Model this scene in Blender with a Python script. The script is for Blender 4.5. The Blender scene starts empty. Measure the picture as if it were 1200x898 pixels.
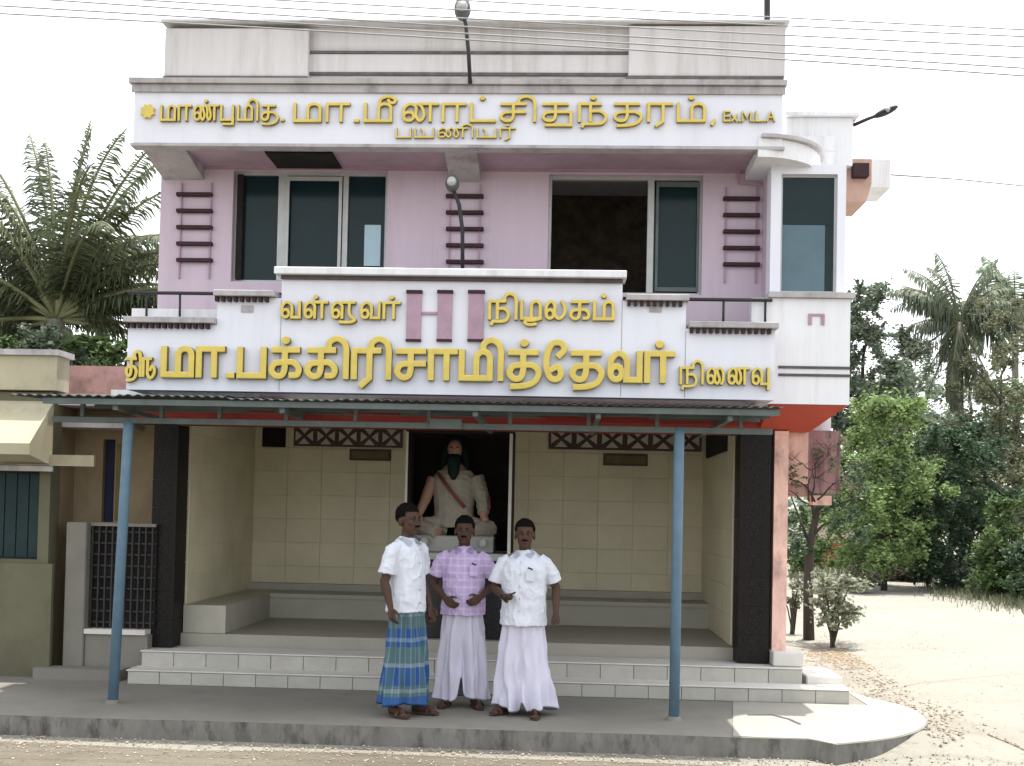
import bpy, bmesh, math, random
from mathutils import Vector, Matrix, noise
import numpy as np
R = math.radians
scene = bpy.context.scene
COL = scene.collection
random.seed(7)

# ------------------------------------------------------------------ camera
FPX = 1300.0
CAMZ = 1.63
cam_d = bpy.data.cameras.new('camera')
cam = bpy.data.objects.new('camera', cam_d)
COL.objects.link(cam)
cam_d.sensor_width = 36.0
cam_d.lens = 36.0 * FPX / 1200.0
cam_d.clip_end = 3000
PITCH, YAW, ROLL = R(1.5), R(2.6), R(1.22)
cam_d.shift_y = (151 - FPX * math.tan(PITCH)) / 1200.0
cam.location = (0, 0, CAMZ)
CM = (Matrix.Rotation(YAW, 4, 'Z') @ Matrix.Rotation(math.pi / 2 + PITCH, 4, 'X') @ Matrix.Rotation(ROLL, 4, 'Z'))
cam.rotation_euler = CM.to_euler()
scene.camera = cam
scene.render.resolution_x, scene.render.resolution_y = 1024, 766

# ------------------------------------------------------------------ light
SUN_TO = Vector((0.14, 0.17, 1.0)).normalized()
world = bpy.data.worlds.new("World")
scene.world = world
world.use_nodes = True
wn = world.node_tree
bg = wn.nodes['Background']
sky = wn.nodes.new('ShaderNodeTexSky')
sky.sky_type = 'NISHITA'
sky.sun_disc = False
sky.sun_elevation = math.asin(SUN_TO.z)
sky.sun_rotation = math.atan2(SUN_TO.x, SUN_TO.y)
sky.air_density = 1.0
sky.dust_density = 2.0
sky.ozone_density = 1.0
hsv = wn.nodes.new('ShaderNodeHueSaturation')     # thin bright overcast: the blue is nearly gone
hsv.inputs['Saturation'].default_value = 0.16
hsv.inputs['Value'].default_value = 1.7
wn.links.new(sky.outputs[0], hsv.inputs['Color'])
wn.links.new(hsv.outputs[0], bg.inputs[0])
bg.inputs[1].default_value = 0.15
sun_d = bpy.data.lights.new('sun', 'SUN')
sun_d.energy = 3.9
sun_d.angle = R(0.6)
sun_d.color = (1.0, 0.95, 0.87)
sun = bpy.data.objects.new('sun', sun_d)
COL.objects.link(sun)
sun.rotation_euler = SUN_TO.to_track_quat('Z', 'Y').to_euler()
sun.location = (5, 5, 30)
scene.view_settings.view_transform = 'Standard'
scene.view_settings.look = 'None'
scene.view_settings.gamma = 1.0
scene.view_settings.exposure = 0.9
scene.cycles.max_bounces = 8

# ------------------------------------------------------------------ measuring helpers
def ray(px, py):
    d = Vector(((px - 600) / FPX, (449 - py + cam_d.shift_y * 1200) / FPX, -1.0))
    return CM.to_3x3() @ d
def P(px, py, Y):
    d = ray(px, py)
    return Vector((0, 0, CAMZ)) + d * (Y / d.y)
def G(px, py, z=0.0):
    d = ray(px, py)
    return Vector((0, 0, CAMZ)) + d * ((z - CAMZ) / d.z)
def rect(x0, y0, x1, y1, Y):
    xm, ym = (x0 + x1) / 2, (y0 + y1) / 2
    return P(x0, ym, Y).x, P(x1, ym, Y).x, P(xm, y1, Y).z, P(xm, y0, Y).z     # X0,X1,Z0,Z1

# ------------------------------------------------------------------ materials
def mat(name, col, rough=0.8, var=0.12, scale=6.0, bump=0.15, bscale=40.0, dirt=0.0, dirtcol=(0.12, 0.10, 0.08), dscale=2.0,
        spec=0.3, metal=0.0, rnd=0.0, island=0.0, stretch=(1, 1, 1), bdist=0.01, trans=0.0):
    m = bpy.data.materials.new(name)
    m.use_nodes = True
    nt = m.node_tree
    b = nt.nodes['Principled BSDF']
    b.inputs['Roughness'].default_value = rough
    b.inputs['Specular IOR Level'].default_value = spec
    b.inputs['Metallic'].default_value = metal
    tc = nt.nodes.new('ShaderNodeNewGeometry')
    mp = nt.nodes.new('ShaderNodeMapping')
    nt.links.new(tc.outputs['Position'], mp.inputs[0])
    mp.inputs['Scale'].default_value = stretch
    n1 = nt.nodes.new('ShaderNodeTexNoise')
    n1.inputs['Scale'].default_value = scale
    n1.inputs['Detail'].default_value = 8
    n1.inputs['Roughness'].default_value = 0.65
    nt.links.new(mp.outputs[0], n1.inputs['Vector'])
    mr = nt.nodes.new('ShaderNodeMapRange')
    mr.inputs[1].default_value = 0.3
    mr.inputs[2].default_value = 0.7
    mr.inputs[3].default_value = 1 - var
    mr.inputs[4].default_value = 1 + var
    nt.links.new(n1.outputs['Fac'], mr.inputs[0])
    last = mr.outputs[0]
    def mul(a, sock_or_none, lo, hi):
        r = nt.nodes.new('ShaderNodeMapRange')
        r.inputs[3].default_value = lo
        r.inputs[4].default_value = hi
        nt.links.new(sock_or_none, r.inputs[0])
        x = nt.nodes.new('ShaderNodeMath')
        x.operation = 'MULTIPLY'
        nt.links.new(a, x.inputs[0])
        nt.links.new(r.outputs[0], x.inputs[1])
        return x.outputs[0]
    if rnd:
        oi = nt.nodes.new('ShaderNodeObjectInfo')
        last = mul(last, oi.outputs['Random'], 1 - rnd, 1 + rnd)
    if island:
        last = mul(last, tc.outputs['Random Per Island'], 1 - island, 1 + island)
    mx = nt.nodes.new('ShaderNodeVectorMath')
    mx.operation = 'SCALE'
    mx.inputs[0].default_value = col
    nt.links.new(last, mx.inputs['Scale'])
    out = mx.outputs[0]
    m['_c'] = 1
    if dirt:
        n2 = nt.nodes.new('ShaderNodeTexNoise')
        n2.inputs['Scale'].default_value = dscale
        n2.inputs['Detail'].default_value = 10
        n2.inputs['Roughness'].default_value = 0.7
        nt.links.new(mp.outputs[0], n2.inputs['Vector'])
        r2 = nt.nodes.new('ShaderNodeMapRange')
        r2.inputs[1].default_value = 0.5
        r2.inputs[2].default_value = 0.72
        r2.inputs[4].default_value = dirt
        nt.links.new(n2.outputs['Fac'], r2.inputs[0])
        mc = nt.nodes.new('ShaderNodeMix')
        mc.data_type = 'RGBA'
        nt.links.new(r2.outputs[0], mc.inputs[0])
        nt.links.new(out, mc.inputs[6])
        mc.inputs[7].default_value = (*dirtcol, 1)
        out = mc.outputs[2]
    nt.links.new(out, b.inputs['Base Color'])
    if bump:
        n3 = nt.nodes.new('ShaderNodeTexNoise')
        n3.inputs['Scale'].default_value = bscale
        n3.inputs['Detail'].default_value = 6
        nt.links.new(mp.outputs[0], n3.inputs['Vector'])
        bp = nt.nodes.new('ShaderNodeBump')
        bp.inputs['Strength'].default_value = bump
        bp.inputs['Distance'].default_value = bdist
        nt.links.new(n3.outputs['Fac'], bp.inputs['Height'])
        nt.links.new(bp.outputs[0], b.inputs['Normal'])
    if trans:
        tr = nt.nodes.new('ShaderNodeBsdfTranslucent')
        ms = nt.nodes.new('ShaderNodeMixShader')
        ms.inputs[0].default_value = trans
        nt.links.new(out, tr.inputs['Color'])
        nt.links.new(b.outputs[0], ms.inputs[1])
        nt.links.new(tr.outputs[0], ms.inputs[2])
        nt.links.new(ms.outputs[0], nt.nodes['Material Output'].inputs[0])
    return m

def patmat(name, build, rough=0.85, spec=0.2):
    """material whose colour comes from a small node program: build(nt, x, y, z sockets) -> colour socket (object space)"""
    m = bpy.data.materials.new(name)
    m.use_nodes = True
    nt = m.node_tree
    b = nt.nodes['Principled BSDF']
    b.inputs['Roughness'].default_value = rough
    b.inputs['Specular IOR Level'].default_value = spec
    tc = nt.nodes.new('ShaderNodeTexCoord')
    sp = nt.nodes.new('ShaderNodeSeparateXYZ')
    nt.links.new(tc.outputs['Object'], sp.inputs[0])
    out = build(nt, tc.outputs['Object'], sp.outputs[0], sp.outputs[1], sp.outputs[2])
    nt.links.new(out, b.inputs['Base Color'])
    return m
def nmath(nt, op, a, b=None, c=None):
    n = nt.nodes.new('ShaderNodeMath')
    n.operation = op
    for i, v in enumerate((a, b, c)):
        if v is None: continue
        if isinstance(v, (int, float)): n.inputs[i].default_value = v
        else: nt.links.new(v, n.inputs[i])
    return n.outputs[0]
def nmix(nt, f, a, b):
    n = nt.nodes.new('ShaderNodeMix')
    n.data_type = 'RGBA'
    for i, v in ((0, f), (6, a), (7, b)):
        if isinstance(v, (int, float)): n.inputs[i].default_value = v
        elif isinstance(v, tuple): n.inputs[i].default_value = (*v, 1)
        else: nt.links.new(v, n.inputs[i])
    return n.outputs[2]

M = {}
M['pink'] = mat('pink_paint', (0.55, 0.455, 0.53), 0.85, 0.06, 2.0, 0.1, 30, dirt=0.5, dirtcol=(0.42, 0.37, 0.41), dscale=1.3, stretch=(3, 1, .3))
M['pinkdark'] = mat('dark_pink_soffit', (0.40, 0.29, 0.34), 0.9, 0.12, 3.0, 0.1, 30, dirt=0.6, dirtcol=(0.26, 0.21, 0.22), dscale=2)  # darker pink than the wall, over the whole soffit
M['white'] = mat('white_lavender_paint', (0.74, 0.755, 0.82), 0.75, 0.03, 3.0, 0.05, 30, dirt=0.4, dirtcol=(0.52, 0.50, 0.56), dscale=1.5, stretch=(3.5, 1, .3))
M['roofwhite'] = mat('weathered_white_paint', (0.74, 0.75, 0.77), 0.85, 0.05, 3.0, 0.1, 30, dirt=0.5, dirtcol=(0.42, 0.39, 0.37), dscale=1.3, stretch=(4, 2, .35))
M['roofgrey'] = mat('sun_bleached_white_paint', (0.50, 0.485, 0.475), 0.85, 0.06, 3.0, 0.1, 30, dirt=0.6, dirtcol=(0.30, 0.27, 0.25), dscale=1.3, stretch=(4, 2, .35))
M['grime'] = mat('sooty_white_cement', (0.42, 0.40, 0.40), 0.9, 0.15, 5.0, 0.2, 30, dirt=0.6, dirtcol=(0.12, 0.11, 0.11), dscale=4, stretch=(1, 1, .5))
M['groove'] = mat('dark_line', (0.10, 0.09, 0.09), 0.9, 0.3, 9)  # dark tone for grooves, slab crack and the coping's shadow strip
M['maroon'] = mat('dark_maroon_paint', (0.045, 0.022, 0.028), 0.8, 0.2, 9)
M['mauve'] = mat('mauve_paint', (0.40, 0.27, 0.34), 0.8, 0.12, 9, dirt=.3, dirtcol=(.2, .15, .18))
M['alu'] = mat('dull_aluminium', (0.42, 0.43, 0.42), 0.5, 0.1, 8, 0.02, spec=0.5, metal=0.3)
M['glass'] = mat('dark_teal_glass', (0.008, 0.022, 0.025), 0.12, 0.1, 1.5, 0, spec=0.18)
M['glassblue'] = mat('pale_blue_reflection_glass', (0.10, 0.16, 0.19), 0.2, 0.15, 1.5, 0, spec=0.2)  # paler than the other panes: a sky reflection put into the colour
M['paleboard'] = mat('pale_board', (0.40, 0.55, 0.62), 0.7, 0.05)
M['dark'] = mat('dark_interior', (0.016, 0.014, 0.012), 0.95, 0.5, 7, 0.1)
M['beige'] = mat('beige_wall_tile', (0.68, 0.63, 0.455), 0.42, 0.07, 2, 0.02, dirt=.35, dirtcol=(.5, .46, .34), dscale=1.6, rnd=0.045, spec=0.35)
M['grout'] = mat('tile_grout', (0.60, 0.56, 0.42), 0.9, 0.1)
M['stepgrout'] = mat('pale_grout', (0.26, 0.25, 0.22), 0.9, 0.1)
M['steptile'] = mat('pale_step_tile', (0.40, 0.39, 0.35), 0.6, 0.08, 8, 0.04, rnd=0.06, dirt=0.35, dirtcol=(0.28, 0.26, 0.22), dscale=3)
M['tread'] = mat('pale_tread', (0.60, 0.58, 0.54), 0.7, 0.08, 5, 0.06, dirt=0.3, dirtcol=(0.35, 0.32, 0.27), dscale=2.5)
M['seat'] = mat('grey_cement_seat', (0.40, 0.385, 0.32), 0.5, 0.1, 4, 0.05, dirt=.3, dirtcol=(.14, .13, .11))
M['floor'] = mat('grey_porch_floor', (0.32, 0.305, 0.26), 0.45, 0.1, 4, 0.05, dirt=.3, dirtcol=(.16, .15, .13))
M['cement'] = mat('worn_cement', (0.20, 0.192, 0.165), 0.9, 0.12, 3, 0.3, 30, dirt=0.6, dirtcol=(0.11, 0.10, 0.085), dscale=1.5)
M['kerb'] = mat('stained_kerb_cement', (0.17, 0.165, 0.15), 0.95, 0.25, 7, 0.6, 30, dirt=1.0, dirtcol=(0.008, 0.008, 0.006), dscale=6.5, stretch=(1, 1, .4))
M['red'] = mat('red_oxide_paint', (0.24, 0.035, 0.03), 0.8, 0.2, 4, dirt=.4, dirtcol=(.15, .06, .05))
M['orange'] = mat('orange_red_paint', (0.46, 0.075, 0.045), 0.75, 0.1, 4, 0.05, dirt=.2, dirtcol=(.45, .10, .07))
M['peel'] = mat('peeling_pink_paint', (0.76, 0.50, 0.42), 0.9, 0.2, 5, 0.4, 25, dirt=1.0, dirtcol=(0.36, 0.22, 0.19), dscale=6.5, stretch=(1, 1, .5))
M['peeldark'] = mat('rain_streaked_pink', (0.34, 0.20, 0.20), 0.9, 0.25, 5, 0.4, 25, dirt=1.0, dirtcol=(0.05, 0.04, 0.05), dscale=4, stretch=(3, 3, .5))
M['bluepost'] = mat('faded_blue_paint', (0.115, 0.20, 0.28), 0.6, 0.12, 7, 0.1, spec=.4, dirt=0.4, dirtcol=(0.10, 0.14, 0.17), dscale=6)
M['steel'] = mat('grey_green_steel', (0.10, 0.125, 0.12), 0.65, 0.2, 7, 0.05, spec=.4, dirt=.4, dirtcol=(.09, .075, .06))
M['sheet'] = mat('galvanised_sheet', (0.07, 0.08, 0.078), 0.7, 0.2, 3, 0.03, spec=.2, dirt=.5, dirtcol=(.07, .07, .06), rnd=.1)
M['gold'] = mat('gold_letter_face', (0.66, 0.51, 0.10), 0.5, 0.08, 8, 0.02, spec=0.5, dirt=.45, dirtcol=(.42, .33, .13), dscale=7)
M['goldside'] = mat('shaded_gold_letter_edge', (0.20, 0.15, 0.05), 0.6, 0.1)  # darker gold on letter sides: shade of their undersides put into the colour
M['iron'] = mat('black_iron', (0.03, 0.03, 0.032), 0.6, 0.2)
M['lampgrey'] = mat('grey_lamp_shell', (0.10, 0.105, 0.105), 0.7, 0.3, 40)
M['wire'] = mat('overhead_wire', (0.30, 0.31, 0.31), 0.7, 0.05)
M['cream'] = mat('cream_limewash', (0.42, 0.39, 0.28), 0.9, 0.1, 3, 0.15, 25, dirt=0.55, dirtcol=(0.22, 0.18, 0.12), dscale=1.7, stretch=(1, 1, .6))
M['shadecream'] = mat('shaded_cream_limewash', (0.13, 0.125, 0.08), 0.9, 0.12, 3, 0.15, 25, dirt=0.6, dirtcol=(0.07, 0.065, 0.045), dscale=1.7, stretch=(1, 1, .6))  # darker copy of the cream, shade on the neighbour's wall put into colour
M['ochre'] = mat('ochre_limewash', (0.29, 0.225, 0.14), 0.9, 0.12, 3, 0.15, 25, dirt=0.5, dirtcol=(0.12, 0.10, 0.07), dscale=1.7, stretch=(1, 1, .6))
M['teal'] = mat('teal_painted_wood', (0.012, 0.028, 0.030), 0.7, 0.15, 6, 0.1, dirt=.3, dirtcol=(.03, .07, .08))
M['bluepaint'] = mat('navy_blue_paint', (0.012, 0.018, 0.045), 0.7, 0.2, 6)
M['brown'] = mat('brown_mouldy_wall', (0.40, 0.24, 0.22), 0.9, 0.2, 5, 0.2, dirt=.8, dirtcol=(.12, .09, .08), dscale=3)
M['granite'] = mat('black_granite', (0.014, 0.014, 0.016), 0.25, 0.4, 50, 0, spec=.5)
M['marble'] = mat('white_marble', (0.34, 0.34, 0.32), 0.5, 0.1, 6)
M['frameline'] = mat('pale_frame', (0.50, 0.49, 0.44), 0.6, 0.1)
M['vent'] = mat('maroon_vent_block', (0.10, 0.07, 0.065), 0.85, 0.2, 12)
M['ventwhite'] = mat('whitewashed_vent_relief', (0.55, 0.52, 0.47), 0.85, 0.1)
M['brass'] = mat('dull_brass_plaque', (0.14, 0.11, 0.05), 0.5, 0.2, 9)
M['bark'] = mat('grey_bark', (0.055, 0.045, 0.038), 0.95, 0.3, 9, 0.8, 18, stretch=(1, 1, .3))
M['palmbark'] = mat('palm_bark', (0.16, 0.145, 0.125), 0.95, 0.3, 6, 0.8, 14, stretch=(.5, .5, 3))
M['stone'] = mat('pebble', (0.30, 0.26, 0.20), 0.95, 0.3, 9, 0.3, island=.4)
M['straw'] = mat('dry_leaf_litter', (0.27, 0.18, 0.10), 0.9, 0.2, 9, 0, island=.5)
M['skin'] = mat('brown_skin', (0.085, 0.042, 0.028), 0.55, 0.08, 14, 0.05, spec=.4)
M['skin2'] = mat('dark_brown_skin', (0.068, 0.037, 0.027), 0.7, 0.08, 14, 0.05, spec=.25)
M['hair'] = mat('black_hair', (0.006, 0.005, 0.005), 0.9, 0.3, 60, 0.5, 120, spec=.05)
M['eye'] = mat('eye_white', (0.12, 0.10, 0.09), 0.6, 0.02)
M['pupil'] = mat('pupil', (0.01, 0.008, 0.007), 0.2, 0.02)
M['lip'] = mat('lip', (0.11, 0.04, 0.035), 0.5, 0.05)
M['shirtwhite'] = mat('white_cotton', (0.60, 0.63, 0.70), 0.95, 0.05, 5, 0.12, 60)
M['dhoti'] = mat('white_dhoti_cotton', (0.56, 0.55, 0.66), 0.95, 0.05, 5, 0.12, 60)
M['leather'] = mat('brown_sandal', (0.06, 0.03, 0.02), 0.6, 0.2)
M['phone'] = mat('black_plastic', (0.015, 0.015, 0.017), 0.3, 0.1)
M['shawl'] = mat('painted_cream_cloth', (0.29, 0.265, 0.21), 0.6, 0.12, 8, 0.05)
M['shawlred'] = mat('painted_red_border', (0.16, 0.04, 0.035), 0.6, 0.12)
M['statueskin'] = mat('painted_statue_skin', (0.34, 0.20, 0.14), 0.55, 0.05)
M['beard'] = mat('painted_dark_beard', (0.012, 0.022, 0.019), 0.9, 0.3, 20, 0.4, spec=.05)
M['tealcloth'] = mat('teal_cloth', (0.06, 0.17, 0.19), 0.8, 0.2)
M['pinkbox'] = mat('brown_pink_cement', (0.50, 0.33, 0.27), 0.9, 0.12, 5)
M['rooftile'] = mat('red_clay_tile', (0.34, 0.12, 0.07), 0.9, 0.25, 6)
M['thatch'] = mat('brown_thatch', (0.13, 0.10, 0.08), 0.95, 0.35, 12, 0.6, island=.4)

def lungi(nt, co, x, y, z):
    def stripes(s, f, w, ph=0.0):
        a = nmath(nt, 'FRACT', nmath(nt, 'ADD', nmath(nt, 'MULTIPLY', s, f), ph))
        return nmath(nt, 'LESS_THAN', a, w)
    ang = nmath(nt, 'ARCTAN2', y, x)
    base = nmix(nt, stripes(z, 3.3, 0.48, .15), (0.07, 0.125, 0.15), (0.022, 0.07, 0.22))
    base = nmix(nt, nmath(nt, 'MULTIPLY', stripes(ang, 1.9, 0.45), .55), base, (0.06, 0.13, 0.12))
    base = nmix(nt, nmath(nt, 'MULTIPLY', stripes(z, 5.0, 0.16), .22), base, (0.42, 0.50, 0.58))
    base = nmix(nt, nmath(nt, 'MULTIPLY', stripes(ang, 3.8, 0.2, .2), .18), base, (0.40, 0.48, 0.56))
    base = nmix(nt, nmath(nt, 'MULTIPLY', nmath(nt, 'LESS_THAN', z, 0.17), .8), base, (0.022, 0.08, 0.26))
    return base
M['lungi'] = patmat('blue_teal_checked_cotton', lungi)
def checks(nt, co, x, y, z):
    def band(s, f, w):
        return nmath(nt, 'LESS_THAN', nmath(nt, 'FRACT', nmath(nt, 'MULTIPLY', s, f)), w)
    c = nmix(nt, nmath(nt, 'MULTIPLY', band(x, 16, .3), .5), (0.46, 0.36, 0.58), (0.56, 0.49, 0.68))
    c = nmix(nt, nmath(nt, 'MULTIPLY', band(z, 16, .3), .5), c, (0.60, 0.53, 0.72))
    return c
M['checks'] = patmat('lilac_checked_cotton', checks)
def pillarpat(nt, co, x, y, z):
    v = nt.nodes.new('ShaderNodeTexVoronoi')
    v.inputs['Scale'].default_value = 17
    nt.links.new(co, v.inputs['Vector'])
    f = nmath(nt, 'SINE', nmath(nt, 'MULTIPLY', v.outputs['Distance'], 22))
    return nmix(nt, nmath(nt, 'GREATER_THAN', f, .25), (0.003, 0.003, 0.003), (0.012, 0.010, 0.009))
M['pillartile'] = patmat('black_floral_tile', pillarpat, 0.45, .2)

def leafmat(name, col, var=0.35):
    return mat(name, col, 0.6, 0.3, 0.8, 0, island=var, trans=0.3, spec=.3)
M['leaf_dark'] = leafmat('dark_leaves', (0.05, 0.085, 0.045))
M['leaf_mid'] = leafmat('mid_green_leaves', (0.09, 0.14, 0.05))
M['leaf_light'] = leafmat('light_green_leaves', (0.19, 0.27, 0.10))
M['leaf_grey'] = leafmat('grey_green_leaves', (0.13, 0.165, 0.115))
M['leaf_far'] = leafmat('haze_tinted_green_leaves', (0.20, 0.25, 0.18), .25)  # distance haze put into the leaf colour
M['leaf_dry'] = leafmat('dry_olive_leaves', (0.155, 0.165, 0.10))
M['leaf_light2'] = leafmat('dull_light_green_leaves', (0.19, 0.25, 0.13))
M['leaf_far2'] = leafmat('haze_tinted_olive_leaves', (0.15, 0.18, 0.125), .3)  # olive leaves paled, haze put into their colour too
M['leaf_pale'] = leafmat('pale_speckled_leaves', (0.26, 0.28, 0.20), .5)
M['palmleaf'] = leafmat('palm_leaflets', (0.085, 0.105, 0.055), .4)
M['palmrib'] = mat('palm_rib', (0.17, 0.18, 0.09), 0.6, 0.2)

# ------------------------------------------------------------------ object helpers
WL = {}
def tag(o, label=None, cat=None, group=None, kind=None):
    if label: o['label'] = label
    if cat: o['category'] = cat
    if group: o['group'] = group
    if kind: o['kind'] = kind
    return o
def thing(name, label, cat, loc, group=None):
    o = bpy.data.objects.new(name, None)
    COL.objects.link(o)
    o.location = loc
    o.empty_display_size = 0.2
    WL[o] = Vector(loc)
    return tag(o, label, cat, group)
def place(o, loc, parent):
    COL.objects.link(o)
    WL[o] = Vector(loc)
    o.location = loc
    if parent is not None:
        o.parent = parent
        o.location = Vector(loc) - WL[parent]
    return o
def obj(name, bm, mats, parent=None, smooth=False, label=None, kind=None, recalc=True):
    if isinstance(bm, bmesh.types.BMesh):
        if recalc: bmesh.ops.recalc_face_normals(bm, faces=bm.faces)
        me = bpy.data.meshes.new(name)
        bm.to_mesh(me)
        bm.free()
    else:
        me = bm
        me.name = name
    n = len(me.vertices)
    co = np.empty(n * 3, 'f')
    me.vertices.foreach_get('co', co)
    co = co.reshape(-1, 3)
    c = (co.min(0) + co.max(0)) / 2
    c[2] = co[:, 2].min()
    if obj.keep: c = np.zeros(3, 'f')
    co -= c
    me.vertices.foreach_set('co', co.ravel())
    for m in (mats if isinstance(mats, (list, tuple)) else [mats]): me.materials.append(m)
    if smooth: me.polygons.foreach_set('use_smooth', [True] * len(me.polygons))
    me.update()
    o = bpy.data.objects.new(name, me)
    place(o, [float(v) for v in c], parent)
    if label: o['label'] = label
    if kind: o['kind'] = kind
    return o
obj.keep = False
def clone(o, loc, parent):
    return place(o.copy(), loc, parent)
def box(bm, x0, x1, y0, y1, z0, z1, mi=0, rot=None):
    if x1 < x0: x0, x1 = x1, x0
    vs = [bm.verts.new((x, y, z)) for x in (x0, x1) for y in (y0, y1) for z in (z0, z1)]
    fs = []
    for q in ((0, 1, 3, 2), (4, 6, 7, 5), (0, 4, 5, 1), (2, 3, 7, 6), (0, 2, 6, 4), (1, 5, 7, 3)):
        f = bm.faces.new([vs[i] for i in q])
        f.material_index = mi
        fs.append(f)
    if rot: bmesh.ops.rotate(bm, verts=vs, cent=rot[0], matrix=rot[1])
    return fs
def bx(*a, bevel=0.0, **k):
    bm = bmesh.new()
    box(bm, *a, **k)
    if bevel:
        bmesh.ops.bevel(bm, geom=list(bm.edges), offset=bevel, segments=1, affect='EDGES')
    return bm
def frames(pts):
    T = []
    n = len(pts)
    for i in range(n):
        a = pts[max(i - 1, 0)]; b = pts[min(i + 1, n - 1)]
        t = (b - a)
        T.append(t.normalized() if t.length > 1e-9 else Vector((0, 0, 1)))
    ref = Vector((0, 1, 0)) if abs(T[0].y) < .8 else Vector((1, 0, 0))
    u = (ref - T[0] * ref.dot(T[0])).normalized()
    out = []
    for t in T:
        u = (u - t * u.dot(t))
        u = u.normalized() if u.length > 1e-6 else t.orthogonal().normalized()
        out.append((t, u, t.cross(u)))
    return out
def tube(bm, pts, rad, seg=8, mi=0, caps=True):
    pts = [Vector(p) for p in pts]
    if isinstance(rad, (int, float)): rad = [rad] * len(pts)
    rings = []
    for p, r, (t, u, v) in zip(pts, rad, frames(pts)):
        ru, rv = r if isinstance(r, tuple) else (r, r)
        rings.append([bm.verts.new(p + u * (math.cos(a) * ru) + v * (math.sin(a) * rv)) for a in (2 * math.pi * k / seg for k in range(seg))])
    for a, b in zip(rings, rings[1:]):
        for k in range(seg):
            f = bm.faces.new((a[k], a[(k + 1) % seg], b[(k + 1) % seg], b[k])); f.material_index = mi
    if caps:
        f = bm.faces.new(rings[0][::-1]); f.material_index = mi
        f = bm.faces.new(rings[-1]); f.material_index = mi
def ball(bm, c, r, seg=16, rings=10, mi=0, rot=None):
    r = (r, r, r) if isinstance(r, (int, float)) else r
    mtx = Matrix.Translation(c) @ (rot.to_4x4() if rot else Matrix.Identity(4)) @ Matrix.Diagonal((*r, 1))
    g = bmesh.ops.create_uvsphere(bm, u_segments=seg, v_segments=rings, radius=1, matrix=mtx)
    if mi:
        for v in g['verts']:
            for f in v.link_faces: f.material_index = mi
def wall_holes(X0, X1, Z0, Z1, Y0, Y1, holes):
    bm = bmesh.new()
    xs = sorted({X0, X1, *[h[0] for h in holes], *[h[1] for h in holes]})
    zs = sorted({Z0, Z1, *[h[2] for h in holes], *[h[3] for h in holes]})
    def solid(i, k):
        if i < 0 or k < 0 or i >= len(xs) - 1 or k >= len(zs) - 1: return False
        cx, cz = (xs[i] + xs[i + 1]) / 2, (zs[k] + zs[k + 1]) / 2
        return not any(h[0] < cx < h[1] and h[2] < cz < h[3] for h in holes)
    V = {}
    def v(i, j, k):
        if (i, j, k) not in V: V[(i, j, k)] = bm.verts.new((xs[i], (Y0, Y1)[j], zs[k]))
        return V[(i, j, k)]
    for i in range(len(xs) - 1):
        for k in range(len(zs) - 1):
            if not solid(i, k): continue
            bm.faces.new([v(i, 0, k), v(i + 1, 0, k), v(i + 1, 0, k + 1), v(i, 0, k + 1)])
            bm.faces.new([v(i, 1, k), v(i, 1, k + 1), v(i + 1, 1, k + 1), v(i + 1, 1, k)])
            if not solid(i - 1, k): bm.faces.new([v(i, 0, k), v(i, 0, k + 1), v(i, 1, k + 1), v(i, 1, k)])
            if not solid(i + 1, k): bm.faces.new([v(i + 1, 0, k), v(i + 1, 1, k), v(i + 1, 1, k + 1), v(i + 1, 0, k + 1)])
            if not solid(i, k - 1): bm.faces.new([v(i, 0, k), v(i, 1, k), v(i + 1, 1, k), v(i + 1, 0, k)])
            if not solid(i, k + 1): bm.faces.new([v(i, 0, k + 1), v(i + 1, 0, k + 1), v(i + 1, 1, k + 1), v(i, 1, k + 1)])
    return bm
def remesh(bm, vox, smooth_it=2, amp=0.0, fscale=6.0, fn=None):
    me = bpy.data.meshes.new('tmp')
    bm.to_mesh(me); bm.free()
    o = bpy.data.objects.new('tmp', me)
    COL.objects.link(o)
    md = o.modifiers.new('r', 'REMESH'); md.mode = 'VOXEL'; md.voxel_size = vox; md.adaptivity = 0
    ms = o.modifiers.new('s', 'SMOOTH'); ms.factor = .5; ms.iterations = smooth_it
    dg = bpy.context.evaluated_depsgraph_get()
    r = bpy.data.meshes.new_from_object(o.evaluated_get(dg))
    bpy.data.objects.remove(o); bpy.data.meshes.remove(me)
    if fn:
        nrm = [v.normal.copy() for v in r.vertices]
        for v, n in zip(r.vertices, nrm): v.co += n * fn(v.co)
    return r

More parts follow.
